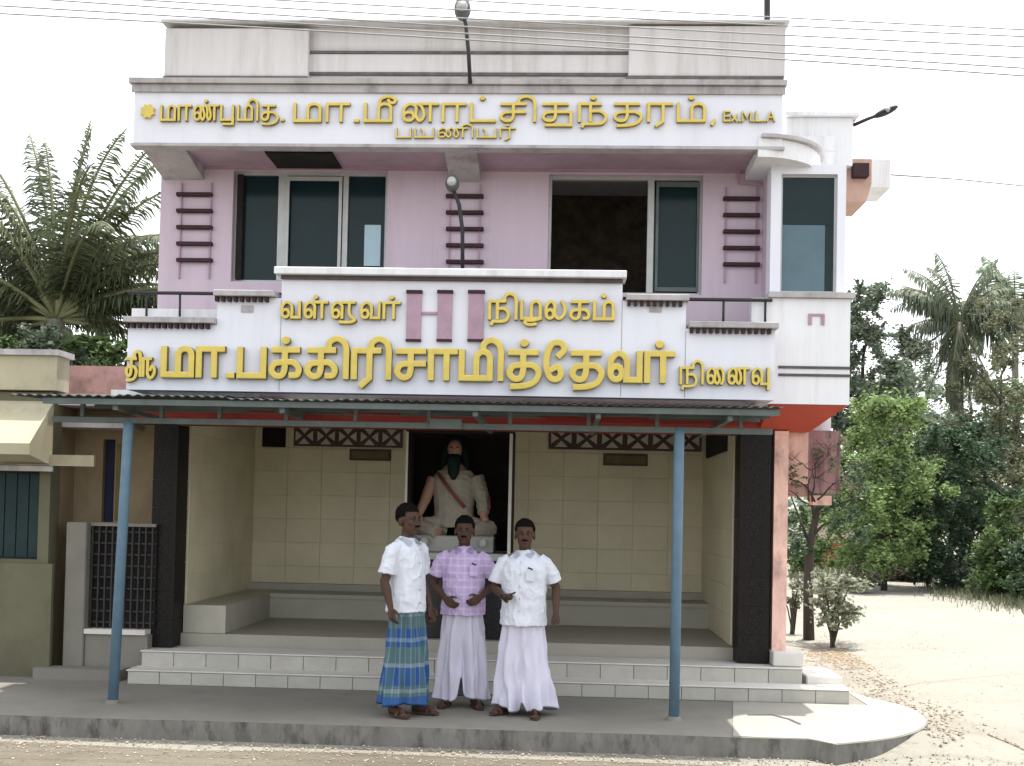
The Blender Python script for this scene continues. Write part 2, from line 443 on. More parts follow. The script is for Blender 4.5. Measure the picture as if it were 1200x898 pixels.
# ------------------------------------------------------------------ ground
def sand(name, c1, c2, c3, rough=0.95):
    m = bpy.data.materials.new(name)
    m.use_nodes = True
    nt = m.node_tree
    b = nt.nodes['Principled BSDF']
    b.inputs['Roughness'].default_value = rough
    b.inputs['Specular IOR Level'].default_value = .1
    g = nt.nodes.new('ShaderNodeNewGeometry')
    def nz(s, d=10, r=.65, st=(1, 1, 1)):
        mp = nt.nodes.new('ShaderNodeMapping'); mp.inputs['Scale'].default_value = st
        nt.links.new(g.outputs['Position'], mp.inputs[0])
        n = nt.nodes.new('ShaderNodeTexNoise'); n.inputs['Scale'].default_value = s; n.inputs['Detail'].default_value = d; n.inputs['Roughness'].default_value = r
        nt.links.new(mp.outputs[0], n.inputs['Vector'])
        return n.outputs['Fac']
    def ramp(s, a, b_):
        r = nt.nodes.new('ShaderNodeMapRange'); r.inputs[1].default_value = a; r.inputs[2].default_value = b_
        nt.links.new(s, r.inputs[0]); return r.outputs[0]
    c = nmix(nt, ramp(nz(0.9, st=(.5, 1, 1)), .4, .65), c1, c2)
    c = nmix(nt, nmath(nt, 'MULTIPLY', ramp(nz(9), .56, .7), .6), c, c3)
    c = nmix(nt, nmath(nt, 'MULTIPLY', ramp(nz(60, 4), .55, .7), .4), c, c3)
    nt.links.new(c, b.inputs['Base Color'])
    bp = nt.nodes.new('ShaderNodeBump'); bp.inputs['Strength'].default_value = .7; bp.inputs['Distance'].default_value = .02
    nt.links.new(nz(26, 8, .7), bp.inputs['Height'])
    nt.links.new(bp.outputs[0], b.inputs['Normal'])
    return m
M['sand'] = sand('pale_sand', (0.26, 0.25, 0.215), (0.215, 0.20, 0.17), (0.13, 0.11, 0.085))
M['road'] = sand('gravelly_road', (0.165, 0.148, 0.118), (0.115, 0.098, 0.078), (0.06, 0.048, 0.038))
M['lane'] = sand('sandy_lane', (0.265, 0.26, 0.225), (0.235, 0.225, 0.195), (0.16, 0.145, 0.115))
GZ = -0.15
MOUND = (G(1088, 858).x, G(1088, 858).y)
def hgt(x, y):
    if y < 7.9 or y > 60: return 0.0
    e = .02 * noise.noise(Vector((x * .7, y * .7, 0))) * min(1, max(0, (y - 8.7) / .8))
    d2 = ((x - MOUND[0]) / .55) ** 2 + ((y - MOUND[1]) / .55) ** 2
    return e + .15 * math.exp(-d2)
bm = bmesh.new()
xs = [-900, -200, -60, -20, -8] + [-6 + i * .5 for i in range(16)] + [2 + i * .2 for i in range(15)] + [5 + i * .5 for i in range(40)] + [26, 30, 40, 70, 200, 900]
ys = [-60, -10, 0, 4] + [6, 7, 7.5, 7.9] + [8.1 + i * .2 for i in range(20)] + [12.2 + i * .5 for i in range(48)] + [38, 45, 60, 100, 300, 1500]
gv = [[bm.verts.new((x, y, GZ + hgt(x, y))) for y in ys] for x in xs]
for i in range(len(xs) - 1):
    for j in range(len(ys) - 1): bm.faces.new((gv[i][j], gv[i + 1][j], gv[i + 1][j + 1], gv[i][j + 1]))
tag(obj('ground', bm, M['sand'], smooth=True), kind='structure')
# front road: strip parallel to the kerb
bm = bmesh.new()
n = 120
row = []
for i in range(n + 1):
    x = -30 + 70 * i / n
    ye = 8.02 + .10 * noise.noise(Vector((x * .9, 3, 0))) + .05 * noise.noise(Vector((x * 4, 7, 0)))
    row.append((bm.verts.new((x, ye, GZ + .006)), bm.verts.new((x, -30, GZ + .006))))
for a, b in zip(row, row[1:]): bm.faces.new((a[0], a[1], b[1], b[0]))
tag(obj('road', bm, M['road']), kind='structure')
# sandy lane running back on the right, with soft wheel ruts
bm = bmesh.new()
cen = [(6.2, 8.6, 2.6), (6.4, 12, 3.2), (7.0, 18, 3.1), (8.0, 25, 2.6), (8.6, 30, 2.0), (7.5, 34, 1.6), (3.5, 37, 1.6)]
def cr(pts, k=8):
    out = []
    p = [pts[0]] + list(pts) + [pts[-1]]
    for i in range(1, len(p) - 2):
        for s in range(k):
            t = s / k
            out.append(tuple(.5 * (2 * b + (c - a) * t + (2 * a - 5 * b + 4 * c - d) * t * t + (3 * b - a - 3 * c + d) * t ** 3)
                             for a, b, c, d in zip(p[i - 1], p[i], p[i + 1], p[i + 2])))
    out.append(tuple(pts[-1]))
    return out
rr = []
for x, y, w in cr(cen, 10):
    ln = []
    for k in range(13):
        s = -1 + 2 * k / 12
        e = .15 * noise.noise(Vector((s * 9, y * 1.3, 1)))
        z = GZ + hgt(x + s * w, y) + .012 - .014 * math.exp(-((abs(s) - .42) / .1) ** 2) + .012 * (1 - abs(s)) 
        if k in (0, 12): z = GZ - .03
        ln.append(bm.verts.new((x + s * w + e, y, z)))
    rr.append(ln)
for a, b in zip(rr, rr[1:]):
    for k in range(12): bm.faces.new((a[k], a[k + 1], b[k + 1], b[k]))
tag(obj('sandy_lane', bm, M['lane'], smooth=True), kind='structure')

# platform (raised pavement) with rounded right end
def prism(pts, z0, z1, mi_top=0, mi_side=0, bm=None):
    bm = bm or bmesh.new()
    a = [bm.verts.new((x, y, z0)) for x, y in pts]; b = [bm.verts.new((x, y, z1)) for x, y in pts]
    f = bm.faces.new(b); f.material_index = mi_top
    bm.faces.new(a[::-1]).material_index = mi_side
    for i in range(len(pts)):
        j = (i + 1) % len(pts)
        bm.faces.new((a[i], a[j], b[j], b[i])).material_index = mi_side
    return bm
KY = G(430, 851).y
front = [(-9 + i * .35, KY + .03 * noise.noise(Vector((i * .35, 0, 5)))) for i in range(int((G(960, 872).x + 9) / .35) + 1)]
endp = [G(980, 873), G(1030, 868), G(1066, 861), G(1085, 851), G(1084, 840), G(1060, 828), G(1015, 817), G(985, 806)]
rightpts = [(q[0], q[1]) for q in cr([(p.x, p.y) for p in endp], 5)]
pts = front + rightpts + [(G(985, 806).x, 10.6), (-9, 10.6)]
tag(obj('pavement', prism(pts, -.5, 0, 0, 1), [M['cement'], M['kerb']]), kind='structure')
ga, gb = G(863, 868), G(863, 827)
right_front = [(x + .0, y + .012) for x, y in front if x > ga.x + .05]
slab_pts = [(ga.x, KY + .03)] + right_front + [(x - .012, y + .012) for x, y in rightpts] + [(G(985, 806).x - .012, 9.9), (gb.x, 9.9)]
tag(obj('sunlit_slab', prism(slab_pts, -.02, .005), mat('sunlit_pale_cement', (0.30, 0.29, 0.255), .9, .08, 4, .15, dirt=.4, dirtcol=(.27, .25, .21), dscale=3)), kind='structure')  # paler slab over the sunlit patch, sunlight put into its cement colour
bm = bmesh.new()
ck = [G(876, 838, .007), G(905, 838, .007), G(925, 843, .007), G(938, 849, .007)]
for a, b in zip(ck, ck[1:]):
    d = (b - a).normalized(); nrm = Vector((-d.y, d.x, 0)) * .014
    bm.faces.new([bm.verts.new(p + Vector((0, 0, .003))) for p in (a - nrm, b - nrm, b + nrm, a + nrm)])
tag(obj('slab_crack', bm, M['groove']), kind='structure')

# ------------------------------------------------------------------ main building
YW, YB, YS, YT, YP, YBK = 10.60, 9.90, 9.55, 9.90, 10.40, 13.0
ZC = 2.62
bld = thing('memorial_building', 'two-storey pink and white rest shelter building with gold lettered boards and open tiled porch', 'building', (-1, YW, 0))
XL = P(187, 270, YW).x
XR = P(905, 270, YW).x
XBR = P(990, 300, YB).x
Z1 = P(540, 345, YW).z - .55      # upper floor level
ZT = P(540, 190, YW).z + .15
lw = rect(272, 200, 453, 331, YW)
rw = rect(642, 205, 823, 345, YW)
bo = rect(326, 176, 401, 199, YW - .02)
aw = lambda r: (r[0], r[1], r[2], r[3])
zsof = P(540, 198, YW).z
# front upper wall
obj('front_wall', wall_holes(XL, XR, Z1, zsof + .25, YW, YW + .22, [aw(lw), aw(rw)]), M['pink'], bld)
for nm, x0, x1, y0, y1, z0, z1, m in (
        ('side_wall', XL, XL + .2, YW + .223, 15, 0.0, 5.2, 'pink'), ('side_wall', 2.38, 2.58, YW + .223, 15, 2.46, 5.2, 'roofwhite'), ('side_wall', P(905, 600, YP).x + .006, P(922, 600, YP).x - .01, YP + .503, 15, -.2, 2.455, 'peel'), ('rear_wall', 2.1, 2.377, 14.8, 15, 2.46, 2.5, 'peel'),
        ('rear_wall', XL + .203, 2.377, 14.8, 15, 0, 5.2, 'roofwhite'), ('roof_slab', XL, 2.58, YW + .226, 15, 5.203, 5.35, 'roofwhite'),
        ('floor_slab', XL + .203, 2.377, YW + .226, 14.797, Z1 - .12, Z1, 'dark')):
    obj(nm, bx(x0, x1, y0, y1, z0, z1), M[m], bld)
obj('interior_partition', bx(XL + .21, 2.37, 12.4, 12.46, Z1 + .003, 5.2), mat('mottled_dim_wall', (0.10, 0.08, 0.06), 0.9, 0.5, 6, 0.2, dirt=.9, dirtcol=(.01, .01, .01), dscale=5), bld)
# thin mauve moulding at the head of the windows
r = rect(192, 198, 905, 201, YW)
obj('moulding', bx(XL - .01, XR, YW - .03, YW - .002, r[2], r[3] + .004), M['mauve'], bld)

def window(r, mull, panes, label=None, fy=YW + .10, extra=None):
    X0, X1, Z0, Z1_ = r
    bm = bmesh.new()
    t = .03
    def fb(a, b, c, d, y0=fy - .03, y1=fy + .03): box(bm, a, b, y0, y1, c, d)
    fb(X0, X1, Z0, Z0 + t); fb(X0, X1, Z1_ - t, Z1_)
    fb(X0, X0 + t, Z0 + t, Z1_ - t); fb(X1 - t, X1, Z0 + t, Z1_ - t)
    for (m, w) in mull: fb(m - w / 2, m + w / 2, Z0 + t, Z1_ - t, fy - .035, fy + .035)
    w = obj('window', bm, M['alu'], bld, label=label)
    for k, (a, b, mt) in enumerate(panes):
        if mt: obj('pane', bx(a, b, fy - .008 + .004 * (k % 2), fy + .004 + .004 * (k % 2), Z0 + t, Z1_ - t), M[mt], w)
    return w
px = lambda x, Y=YW + .1: P(x, 270, Y).x
w1 = window(lw, [(px(331), .08), (px(405), .05)], [(lw[0] + .09, px(328), 'glass'), (px(336), px(401), 'glass'), (px(409), lw[1] - .03, 'glass')], 'left upper window, three dark sliding panes')
obj('jamb_shade_strip', bx(lw[0] + .031, lw[0] + .088, YW + .03, YW + .12, lw[2] + .032, lw[3] - .032), M['dark'], w1)  # dark strip standing for the shade in the window reveal
# sash rails around middle pane
bm = bmesh.new()
a, b, c, d = px(336), px(401), lw[2] + .045, lw[3] - .045
for q in ((a, a + .03, c, d), (b - .03, b, c, d), (a + .03, b - .03, d - .04, d), (a + .03, b - .03, c, c + .04)): box(bm, q[0], q[1], YW + .045, YW + .062, q[2], q[3])
obj('sash', bm, M['alu'], w1)
q = rect(427, 264, 446, 312, YW + .09)
obj('pale_panel', bx(q[0], q[1], YW + .082, YW + .088, q[2], q[3]), M['paleboard'], w1)  # pale blue panel over the right pane
w2 = window(rw, [(px(762), .06)], [(px(766), rw[1] - .03, 'glass')], 'right upper window, left half slid open')
bm = bmesh.new()
a, b, c, d = px(768), px(819), rw[2] + .045, rw[3] - .045
for q in ((a, a + .025, c, d), (b - .025, b, c, d), (a + .025, b - .025, d - .05, d), (a + .025, b - .025, c, c + .04)): box(bm, q[0], q[1], YW + .06, YW + .075, q[2], q[3])
obj('sash', bm, M['steel'], w2)
# black opening above left window
obj('ventilator', bx(bo[0], bo[1], YT + .2, YW - .035, zsof - .02, zsof + .25), M['dark'], bld, label='dark box ventilator above left upper window')
# ladder-like slot ornaments
for (xa, xb, tops, vx) in ((208, 250, 229, (212, 247)), (523, 567, 231, (527, 562)), (847, 890, 234, (850, 886))):
    for k in range(5):
        yy = tops + k * 19.2
        r = rect(xa, yy - 2.2, xb, yy + 2.2, YW)
        obj('wall_bar', bx(r[0], r[1], YW - .05, YW - .002, r[2], r[3], bevel=.006), M['maroon'], bld)
    bm = bmesh.new()
    for x in vx:
        r = rect(x - .8, tops - 14, x + .8, tops + 98, YW)
        box(bm, r[0], r[1], YW - .022, YW - .003, r[2], r[3])
    obj('wall_rod', bm, M['mauve'], bld)
# conduit pipes on the right
bm = bmesh.new()
tube(bm, [P(866, 178, YW - .04), P(866, 215, YW - .04), P(893, 216, YW - .04)], .012)
tube(bm, [P(897, 205, YW - .04), P(895, 345, YW - .04)], .012)
obj('conduit', bm, M['mauve'], bld)

# top soffit / upper board support
r = rect(157, 100, 917, 168, YT)
TX0, TX1, TZ0, TZ1 = r
TZ0 = P(540, 170, YT).z; TZ1 = P(540, 101, YT).z
bm = bmesh.new()
v = [(TX0 + .02, YT + .12, TZ0 + .003), (TX1 - .02, YT + .12, TZ0 + .003), (TX1 - .02, YW - .003, zsof - .002), (XL, YW - .003, zsof - .002),
     (TX0 + .02, YT + .12, TZ0 + .12), (TX1 - .02, YT + .12, TZ0 + .12), (TX1 - .02, YW - .003, zsof + .12), (XL, YW - .003, zsof + .12)]
vv = [bm.verts.new(p) for p in v]
for q in ((0, 1, 2, 3), (4, 7, 6, 5), (0, 4, 5, 1), (1, 5, 6, 2), (2, 6, 7, 3), (3, 7, 4, 0)): bm.faces.new([vv[i] for i in q])
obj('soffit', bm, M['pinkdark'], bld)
for x0, x1 in ((165, 215), (520, 558)):
    a, b = P(x0, 174, YT + .1).x, P(x1, 174, YT + .1).x
    bm = bmesh.new()
    pr = [(YT + .13, TZ0 - .004), (YW - .003, TZ0 - .13), (YW - .003, TZ0 + .1), (YT + .13, TZ0 + .05)]
    va = [bm.verts.new((a, y, z)) for y, z in pr]; vb = [bm.verts.new((b, y, z)) for y, z in pr]
    bm.faces.new(va); bm.faces.new(vb[::-1])
    for i in range(4): bm.faces.new((va[i], va[(i + 1) % 4], vb[(i + 1) % 4], vb[i]))
    obj('bracket', bm, M['grime'], bld)
# roof parapet
RZ0 = 5.0
rp = [rect(195, 33, 361, 90, YW - .1), rect(361, 31, 737, 90, YW - .05), rect(737, 30, 918, 90, YW - .1)]
obj('roof_parapet', bx(rp[0][0], rp[2][1], YW, YW + .2, RZ0, P(540, 33, YW).z), M['roofgrey'], bld)
obj('parapet_panel', bx(rp[0][0] - .02, rp[0][1], YW - .1, YW - .002, rp[0][2], rp[0][3], bevel=.01), M['roofgrey'], bld)
obj('parapet_panel', bx(rp[2][0], rp[2][1] + .02, YW - .1, YW - .002, rp[2][2], rp[2][3], bevel=.01), M['roofgrey'], bld)
for y0 in (63, 88):
    r = rect(361, y0 - 1.6, 737, y0 + 1.6, YW)
    obj('groove', bx(r[0] + .003, r[1] - .003, YW - .03, YW - .003, r[2], r[3]), M['groove'], bld)
r = rect(361, 65, 737, 86, YW)
obj('parapet_band', bx(r[0] + .004, r[1] - .004, YW - .02, YW - .004, r[2], r[3]), M['roofgrey'], bld)
for q in (rp[0], rp[2]):
    obj('groove', bx(q[0] - .02, q[1] + .005, YW - .12, YW - .004, q[2] - .03, q[2] - .003), M['groove'], bld)
# coping of parapet
obj('coping', bx(rp[0][0] - .05, rp[2][1] + .05, YW - .14, YW + .23, P(540, 33, YW).z + .003, P(540, 33, YW).z + .022), M['roofgrey'], bld)

# ---- right bay
bz0, bz1 = P(950, 343, YB + .25).z, P(950, 203, YB + .25).z
bay = rect(915, 204, 981, 343, YB + .25)
YV = YB + .25
BX0, BX1 = P(903, 270, YV).x, P(991, 270, YV).x
obj('bay_wall', wall_holes(BX0, BX1, P(950, 362, YV).z, P(950, 193, YV).z, YV, YV + .2, [bay]), M['white'], bld)
obj('bay_side', bx(BX1 - .15, BX1 - .003, YV + .203, YW + .22, Z1, P(950, 193, YV).z), M['white'], bld)
obj('bay_side', bx(BX0 + .002, BX0 + .1, YV + .203, YW + .2, Z1, P(950, 193, YV).z), M['pink'], bld)
bw = bmesh.new()
for a, b, c, d in ((bay[0], bay[1], bay[2], bay[2] + .02), (bay[0], bay[1], bay[3] - .02, bay[3]), (bay[0], bay[0] + .02, bay[2] + .02, bay[3] - .02), (bay[1] - .02, bay[1], bay[2] + .02, bay[3] - .02)):
    box(bw, a, b, YV + .04, YV + .08, c, d)
w3 = obj('window', bw, M['alu'], bld, label='tall narrow corner bay window')
zm = P(950, 262, YV).z
obj('pane', bx(bay[0] + .02, bay[1] - .02, YV + .052, YV + .06, zm, bay[3] - .02), M['glass'], w3)
xm = P(968, 300, YV).x
obj('pane', bx(bay[0] + .02, xm, YV + .05, YV + .058, bay[2] + .02, zm - .003), M['glassblue'], w3, label='lower pane, pale sky reflection put into its colour')
obj('pane', bx(xm + .003, bay[1] - .02, YV + .053, YV + .061, bay[2] + .02, zm - .003), M['glass'], w3)
# curved sunshade above bay
bm = bmesh.new()
cx0, cx1 = P(888, 180, YT).x, P(980, 180, YT).x
ccx, rx = cx0, cx1 - cx0
zt, zb = P(930, 163, YT).z, P(930, 190, YT).z
top, bot = [], []
for k in range(15):
    a = math.pi / 2 * k / 14
    x, y = ccx + rx * math.sin(a), YW - .0 - (YW - YT + .02) * math.cos(a)
    top.append((x, y)); 
o_t = [(ccx, YW - .004)] + [(x, min(y, YW - .004)) for x, y in top]
obj('curved_sunshade', prism(o_t, zb + .04, zt), M['roofwhite'], bld)
obj('sunshade_lip', prism([(x + (.03 if i else 0), y - (.03 if i else 0)) for i, (x, y) in enumerate(o_t)], zt + .003, zt + .035), M['grime'], bld)
r = rect(921, 138, 1003, 194, YW + .3)
obj('roof_block', bx(r[0], r[1] - .03, YW + .3, YW + 1.2, r[2], r[3]), M['roofwhite'], bld)
obj('roof_block_cap', bx(r[0] - .02, r[1] + .02, YW + .25, YW + 1.25, r[3] + .003, r[3] + .04), M['roofwhite'], bld)
# side sunshade boxes
r = rect(990, 190, 1018, 240, YW + .5)
bm = bmesh.new()
ys0, ys1 = YW + .4, YW + .95
pr = [(r[0] - .1, r[2]), (r[1] - .05, r[2]), (r[1], r[2] + .18), (r[1], r[3]), (r[0] - .1, r[3])]
va = [bm.verts.new((x, ys0, z)) for x, z in pr]; vb = [bm.verts.new((x, ys1, z)) for x, z in pr]
bm.faces.new(va); bm.faces.new(vb[::-1])
for i in range(5): bm.faces.new((va[i], va[(i + 1) % 5], vb[(i + 1) % 5], vb[i]))
obj('side_sunshade', bm, M['pinkbox'], bld)
rr_ = rect(998, 194, 1016, 209, YW + .38)
obj('side_beam', bx(rr_[0], rr_[1], YW + .3, YW + .397, rr_[2], rr_[3]), M['maroon'], bld)
r = rect(1010, 186, 1044, 221, YW + 1.0)
obj('side_sunshade', bx(r[0], r[1], YW + 1.0, YW + 1.5, r[2], r[3], bevel=.01), M['roofwhite'], bld)

# ---- balcony band on the right (behind the lettered board)
b0 = rect(908, 352, 996, 474, YB)
bzt, bzb = P(950, 350, YB).z, P(950, 474, YB).z
obj('balcony_front', bx(P(880, 410, YB).x, b0[1], YB, YB + .12, bzb, bzt), M['roofwhite'], bld)
obj('balcony_side', bx(b0[1] - .12, b0[1], YB + .123, YW + .5, bzb, bzt), M['roofwhite'], bld)
obj('balcony_front', bx(P(153, 410, YB).x, P(300, 410, YB).x, YB, YB + .12, bzb - .02, P(200, 362, YB).z), M['roofwhite'], bld)
obj('balcony_slab', bx(P(155, 410, YB).x, b0[1] - .123, YB + .126, YW - .004, bzb + .01, bzb + .12), M['roofwhite'], bld)
for y0 in (431, 440):
    r = rect(912, y0 - 1.5, 996, y0 + 1.5, YB)
    obj('groove', bx(r[0], b0[1] + .006, YB - .012, YB + .2, r[2], r[3]), M['groove'], bld)
for (xa, xb, ya, yb) in ((947, 966, 368, 381),):
    r = rect(xa, ya, xb, yb, YB)
    bm = bmesh.new()
    box(bm, r[0], r[1], YB - .012, YB - .002, r[3] - .02, r[3])
    box(bm, r[0], r[0] + .03, YB - .012, YB - .002, r[2], r[3] - .022)
    box(bm, r[1] - .03, r[1], YB - .012, YB - .002, r[2], r[3] - .022)
    obj('drain_mark', bm, M['mauve'], bld)
r = rect(905, 347, 998, 354, YB)
obj('balcony_cap', bx(P(900, 350, YB).x, b0[1] + .03, YB - .04, YV - .004, bzt + .003, bzt + .05), M['grime'], bld)
# orange chamfered soffit
bm = bmesh.new()
xa, xb = P(903, 478, YB).x, b0[1] - .01
z0, z1 = P(950, 505, YP).z, bzb - .004
v = [(xa, YB + .01, z1), (xb, YB + .01, z1), (xb - .2, YP + .05, z0), (xa, YP + .05, z0), (xb, YW + .3, z1), (xb - .2, YW + .3, z0), (xa, YW + .3, z1), (xa, YW + .3, z0)]
vv = [bm.verts.new(p) for p in v]
for q in ((0, 1, 2, 3), (1, 4, 5, 2), (3, 2, 5, 7), (0, 6, 4, 1), (0, 3, 7, 6), (6, 7, 5, 4)): bm.faces.new([vv[i] for i in q])
obj('orange_soffit', bm, M['orange'], bld)
# red lintel beam over the porch
obj('lintel', bx(XL - .1, xa - .004, YP, YP + .25, 2.40, ZC - .003), M['red'], bld)
obj('porch_ceiling', bx(XL - .2, 2.3, YB + .14, YBK + .2, ZC, ZC + .06), M['roofwhite'], bld)
for (xx0, xx1) in ((205, 330), (440, 600), (600, 890)):
    r = rect(xx0, 474, xx1, 484, YB)
    obj('red_band', bx(r[0], r[1], YB + .01, YB + .11, ZC - .05, ZC - .004), M['red'], bld)

# ---- porch
NX0 = P(207, 600, YP).x            # inner faces of pillars
NX1 = P(866, 600, YP).x
FZ = .39
sx0, sx1 = P(150, 790, 9.93).x, P(995, 815, 9.93).x
tilem = None
def tiles_row(parent, x0, x1, y, z0, z1, w, name='tile', m='steptile', depth=.012):
    n = max(1, round((x1 - x0) / w)); w = (x1 - x0) / n
    bm = bx(x0 + .003, x0 + w - .003, y - depth, y - .001, z0 + .003, z1 - .003, bevel=.002)
    o = obj(name, bm, M[m], parent)
    for k in range(1, n): 
        l = WL[o] + Vector((w * k, 0, 0))
        clone(o, l, parent)
def step(x0, x1, y0, y1, z0, z1, tile=True, label=None):
    s = obj('step', bx(x0, x1, y0, y1, z0, z1 - .014), M['stepgrout'], bld, label=label)
    obj('tread_slab', bx(x0 - .012, x1 + .012, y0 - .02, y1, z1 - .013, z1, bevel=.004), M['tread'], s)
    if tile: tiles_row(s, x0, x1, y0, z0, z1 - .014, .30)
    return s
step(sx0, sx1, 9.93, 10.20, 0.0, .13, label='lowest porch step')
step(sx0 + .02, P(940, 790, 10.2).x, 10.203, 10.60, 0, .27, label='upper porch step')
obj('porch_plinth', bx(NX0 - .05, NX1 + .0, 10.62, 13.0, 0, FZ), M['floor'], bld)
# right end blocks of the steps
obj('step_block', bx(P(905, 760, 10.3).x, P(941, 760, 10.3).x, 10.25, 10.6, .273, .40, bevel=.01), M['tread'], bld)
obj('step_block', bx(P(943, 780, 10.3).x, P(985, 780, 10.3).x, 10.203, 10.9, 0, .2, bevel=.01), M['tread'], bld)
# benches: back bench + left side bench
SZ = .66
obj('bench', bx(NX0 + .004, NX1 - .004, 12.3, 12.997, FZ + .002, SZ), M['seat'], bld)
obj('bench', bx(NX0 + .004, NX0 + .42, 10.66, 12.297, FZ + .002, SZ), M['seat'], bld)
obj('bench_ledge', bx(NX0 + .004, NX1 - .004, 12.85, 12.985, SZ + .002, SZ + .08), M['seat'], bld)
obj('bench_nosing', bx(NX0 + .424, NX1 - .004, 12.27, 12.297, SZ - .04, SZ + .004), M['seat'], bld)
# back wall in tiles
def tiled_wall(x0, x1, z0, z1, y, name='back_wall', holes=(), label=None, tw=.42, th=.27):
    w = obj(name, bx(x0, x1, y, y + .15, z0, z1), M['grout'], bld, label=label)
    nx = round((x1 - x0) / tw); nz = round((z1 - z0) / th)
    a, b = (x1 - x0) / nx, (z1 - z0) / nz
    o = None
    for i in range(nx):
        for k in range(nz):
            cx, cz = x0 + a * (i + .5), z0 + b * (k + .5)
            if o is None:
                o = obj('tile', bx(cx - a / 2 + .0015, cx + a / 2 - .0015, y - .010, y - .001, cz - b / 2 + .0015, cz + b / 2 - .0015, bevel=.0015), M['beige'], w)
                base = WL[o].copy(); i0, k0 = i, k
            else:
                clone(o, base + Vector((a * (i - i0), random.uniform(-.0007, .0007), b * (k - k0))), w)
    return w
wxm0, wxm1 = P(473, 600, 12.9).x, P(600, 600, 12.9).x
tiled_wall(NX0, NX1, SZ + .0, ZC - .004, YBK)
# side walls of niche
def side_tiled(x, sgn):
    w = obj('side_niche_wall', bx(min(x, x - sgn * .12), max(x, x - sgn * .12), YP + .32, YBK - .012, FZ + .003, ZC - .004), M['grout'], bld)
    a, b = (YBK - .02 - YP - .33) / 6, (ZC - .01 - FZ) / 8
    o = None
    for i in range(6):
        for k in range(8):
            y0, z0 = YP + .33 + a * i, FZ + .005 + b * k
            if o is None:
                xx = sorted((x + sgn * .001, x + sgn * .010))
                o = obj('tile', bx(xx[0], xx[1], y0 + .0015, y0 + a - .0015, z0 + .0015, z0 + b - .0015), M['beige'], w); base = WL[o].copy()
            else: clone(o, base + Vector((0, a * i, b * k)), w)
side_tiled(NX0, 1); side_tiled(NX1, -1)
# pillars faced with black tiles
def pillar(xa, xb, zb, zt):
    p = obj('pillar', bx(xa + .012, xb - .012, YP + .012, YP + .3, zb, zt), M['granite'], bld)
    n = 8; h = (zt - zb) / n
    o = obj('tile', bx(xa, xb, YP, YP + .011, zb + .002, zb + h - .002, bevel=.002), M['pillartile'], p); base = WL[o].copy()
    for k in range(1, n): clone(o, base + Vector((0, 0, h * k)), p)
    for xx in (xa, xb - .011):
        o = obj('tile', bx(xx, xx + .011, YP + .013, YP + .3, zb + .002, zb + h - .002), M['pillartile'], p); base = WL[o].copy()
        for k in range(1, n): clone(o, base + Vector((0, 0, h * k)), p)
pillar(P(178, 600, YP).x, NX0 - .002, .275, 2.397)
pillar(NX1 + .002, P(903, 600, YP).x, .275, 2.397)
# vents, plaques, openings high on the back wall
def vent(x0, x1, y0, y1, n, Y=YBK - .012):
    r = rect(x0, y0, x1, y1, Y)
    v = obj('vent_panel', bx(r[0], r[1], Y - .03, Y - .001, r[2], r[3]), M['vent'], bld)
    w = (r[1] - r[0]) / n; h = r[3] - r[2]; cz = (r[2] + r[3]) / 2
    g = .16
    for k in range(n):
        cx = r[0] + w * (k + .5)
        bm = bmesh.new()
        for (dx, dz) in ((0, 1), (0, -1), (1, 0), (-1, 0)):
            t = Vector((-dz, 0, dx))
            d = Vector((dx, 0, dz))
            sx, sz = w * .40, h * .40
            S = lambda v: Vector((cx + v.x * sx, Y - .032, cz + v.z * sz))
            tri = [S(d * .25), S(d * 1.0 + t * .62), S(d * 1.0 - t * .62)]
            fr = [bm.verts.new(q + Vector((0, -.012, 0))) for q in tri]; bk = [bm.verts.new(q + Vector((0, .001, 0))) for q in tri]
            bm.faces.new(fr); 
            for i in range(3): bm.faces.new((fr[i], fr[(i + 1) % 3], bk[(i + 1) % 3], bk[i]))
        obj('relief_star', bm, M['ventwhite'], v)
vent(345, 472, 500, 524, 5)
vent(643, 822, 503, 528, 6)
for (x0, y0, x1, y1, m, nm) in ((308, 500, 335, 524, 'dark', 'wall_hole'), (834, 506, 860, 532, 'dark', 'wall_hole')):
    Yq = YBK - .012 if x0 < 800 else None
    if Yq:
        r = rect(x0, y0, x1, y1, Yq)
        obj(nm, bx(r[0], r[1], Yq - .02, Yq - .001, r[2], r[3]), M['dark'], bld)
    else:
        r = rect(x0, y0, x1, y1, 12.0)
        obj(nm, bx(NX1 - .035, NX1 - .0105, 11.1, 12.6, r[2] - .02, r[3] + .02), M['dark'], bld)
for (x0, y0, x1, y1) in ((410, 527, 458, 540), (707, 532, 759, 546)):
    r = rect(x0, y0, x1, y1, YBK - .012)
    p = obj('plaque', bx(r[0], r[1], YBK - .04, YBK - .012, r[2], r[3], bevel=.004), M['vent'], bld)
    obj('plaque_face', bx(r[0] + .025, r[1] - .025, YBK - .046, YBK - .041, r[2] + .025, r[3] - .025), M['brass'], p)

